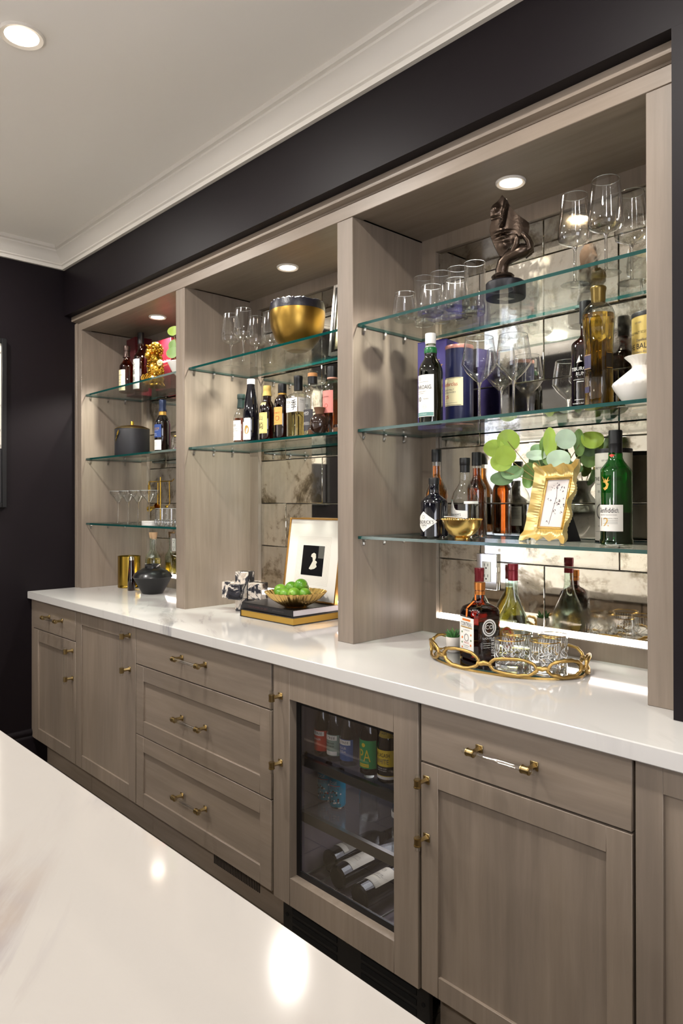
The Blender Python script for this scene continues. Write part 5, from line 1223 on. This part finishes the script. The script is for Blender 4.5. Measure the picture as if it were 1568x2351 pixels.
mixer(-1.632, .150, 'mixer bottle with pale green label second on the top fridge shelf', GRNL, GRNL, GLASSW, [('=', .014, 0, .073, PAPER, .05), ('-TREE', .008, .004, .073, INK, .032), ('ELDERFLOWER', .005, 0, .056, INK, .034), ('TONIC WATER', .005, 0, .047, INK, .034), ('=', .012, 0, .026, PAPER, .05)])
mixer(-1.572, .150, 'mixer bottle with blue label in the middle of the top fridge shelf', BLUL, BLUL, GLASSW, [('=', .014, 0, .073, PAPER, .05), ('-TREE', .008, .004, .073, INK, .032), ('CLUB', .007, 0, .056, INKW, .024), ('SODA', .007, 0, .045, INKW, .024)])
pbr = [(0, 0), (.028, 0), (.0305, .003), (.0305, .100), (.027, .125), (.018, .150), (.0140, .165), (.0135, .192)]
o = bottle('beer_bottle', 'brown beer bottle with green IPA label on the top fridge shelf', (-1.482, .150, FZ), pbr, DARKG, None, [(0, .186), (.0148, .184), (.0148, .192), (0, .193)], mat('crown_cap', '#a9b84a', .3, .5), labels=[dict(z=(.020, .102), a=-84, w=150, m=IPAG, lines=[('IPA', .034, .0, .058, YEL, .044), ('o', .012, 0, .088, YEL), ('=', .010, 0, .029, YEL, .034), ('INDIA PALE ALE', .003, 0, .029, IPAG, .03)])], group='bottles on the top fridge shelf')
bottle('beer_bottle', 'brown beer bottle with yellow and black label at the right of the top fridge shelf', (-1.404, .145, FZ), pbr, DARKG, None, [(0, .186), (.0148, .184), (.0148, .192), (0, .193)], mat('crown_cap2', '#c9c2b0', .3, .5), labels=[dict(z=(.012, .094), a=-84, w=150, m=YEL, lines=[('ALLAGASH', .011, 0, .080, INK, .048), ('WHITE', .014, 0, .062, INKG, .042), ('=', .026, 0, .035, INK, .070), ('=', .008, 0, .016, INKW, .070), ('BREWED AND', .003, 0, .042, INKW, .03), ('BOTTLED', .003, 0, .036, INKW, .03)]), dict(name='neck_label', z=(.128, .152), a=-84, w=140, m=YEL, lines=[('CASH', .006, 0, .140, INK, .02)])], group='bottles on the top fridge shelf')
FZ2 = .406-.002
CANB = mat('can_blue', '#3fa3c4', .3, .5); CANT = mat('can_end', '#c9b8b0', .2, 1)
def can(x, y, lb):
    t = thing('drink_can', lb, 'can', (x, y, FZ2), 0, 'blue cans in the fridge')
    b_ = MB().lathe([(.024, .006), (.0265, .012), (.0265, .098), (.0245, .108)], 32).build('can_body', CANB, t)
    MB().lathe([(0, .004), (.019, .004), (.021, 0), (.024, .006)], 28).lathe([(.0245, .108), (.0215, .114), (.0225, .117), (.0215, .117), (.020, .113), (0, .113)], 28).build('can_end', CANT, t)
    rg = random.Random(int(x*-100)); L = []
    for k in range(26): L.append(('o', rg.choice((.004, .005, .006)), rg.uniform(-.028, .028), rg.uniform(.014, .060), rg.choice((INKW, INKW, INK, mat('dot_blue', '#1f4f7a', .4) if k == 0 else INK)) if k % 9 else INKR))
    L += [('EDGE', .009, .0, .084, INKW, .028), ('=', .002, .004, .074, INKR, .040), ('SEVEN', .010, .002, .066, mat('dot_navy', '#123a5a', .4), .034)]
    lettering(b_, L, lambda q, z: (.0269*math.cos(math.radians(-78)+q/.0265), .0269*math.sin(math.radians(-78)+q/.0265), z))
can(-1.740, .205, 'blue dotted drink can at the left of the middle fridge shelf')
can(-1.672, .195, 'blue dotted drink can second on the middle fridge shelf')
pc_ = [(0, 0), (.028, 0), (.031, .004), (.031, .075), (.026, .098), (.016, .112), (.014, .135)]
bottle('water_bottle', 'clear bottle half visible at the right of the middle fridge shelf', (-1.390, .19, FZ2), pc_, GLASSW, None, [(0, .128), (.0155, .128), (.0155, .142), (0, .142)], PAPER, labels=[dict(z=(.062, .078), a=-90, w=150, m=PAPER)])
bottle('water_bottle', 'clear empty bottle in the middle of the middle fridge shelf', (-1.545, .21, FZ2), pc_, GLASSW, None, [(0, .128), (.0155, .128), (.0155, .142), (0, .142)], PAPER)
def wine(x, y, z, lb, lm):
    t = thing('wine_bottle', lb, 'bottle', (x, y, z), 0, 'wine bottles in the fridge')
    m_ = Matrix.Rotation(math.radians(-90), 4, 'X')
    p = [(0, .006), (.030, .0), (.0365, .004), (.0370, .19), (.033, .215), (.020, .24), (.0150, .26), (.0145, .31)]
    MB().lathe(p, 32).xf(m_).build('bottle_body', DARKG, t)
    MB().lathe([(0, .262), (.0158, .262), (.0158, .312), (0, .313)], 24).xf(m_).build('foil', mat('foil_dark', '#2a2226', .35, .4), t)
    pr_ = [(0, 0), (.037, 0), (.037, 0), (.037, .2)]
    A = math.radians(62)
    lbm = MB().grid(lambda u, v: ((.0376)*math.cos(PI/2+A-2*A*u+.15), .040+.095*v, (.0376)*math.sin(PI/2+A-2*A*u+.15)), 16, 3).build('label', lm, t)
    f = lambda q, z_: (.0380*math.cos(PI/2+.15-q/.0376), .040+z_, .0380*math.sin(PI/2+.15-q/.0376))
    lettering(lbm, [('oo', .014, 0, .074, INKG), ('RESERVE', .005, 0, .048, INKG, .04), ('=', .0008, 0, .042, INKG, .05), ('CHARDONNAY', .005, 0, .034, INKG, .046), ('=', .020, 0, .012, mat('label_band', '#a9a396', .6), .074)], f)
RACK = .189
wine(-1.600, .125, RACK+.0375, 'wine bottle with pale label lying in the middle of the fridge floor', mat('wine_label', '#a8a193', .6))
wine(-1.690, .175, RACK+.0375, 'wine bottle with faint label lying at the back left of the fridge floor', mat('wine_label2', '#6f6a60', .6))
wine(-1.480, .100, RACK+.0375, 'wine bottle lying at the right of the fridge floor, cut by the door frame', mat('wine_label3', '#b5ad9c', .6))
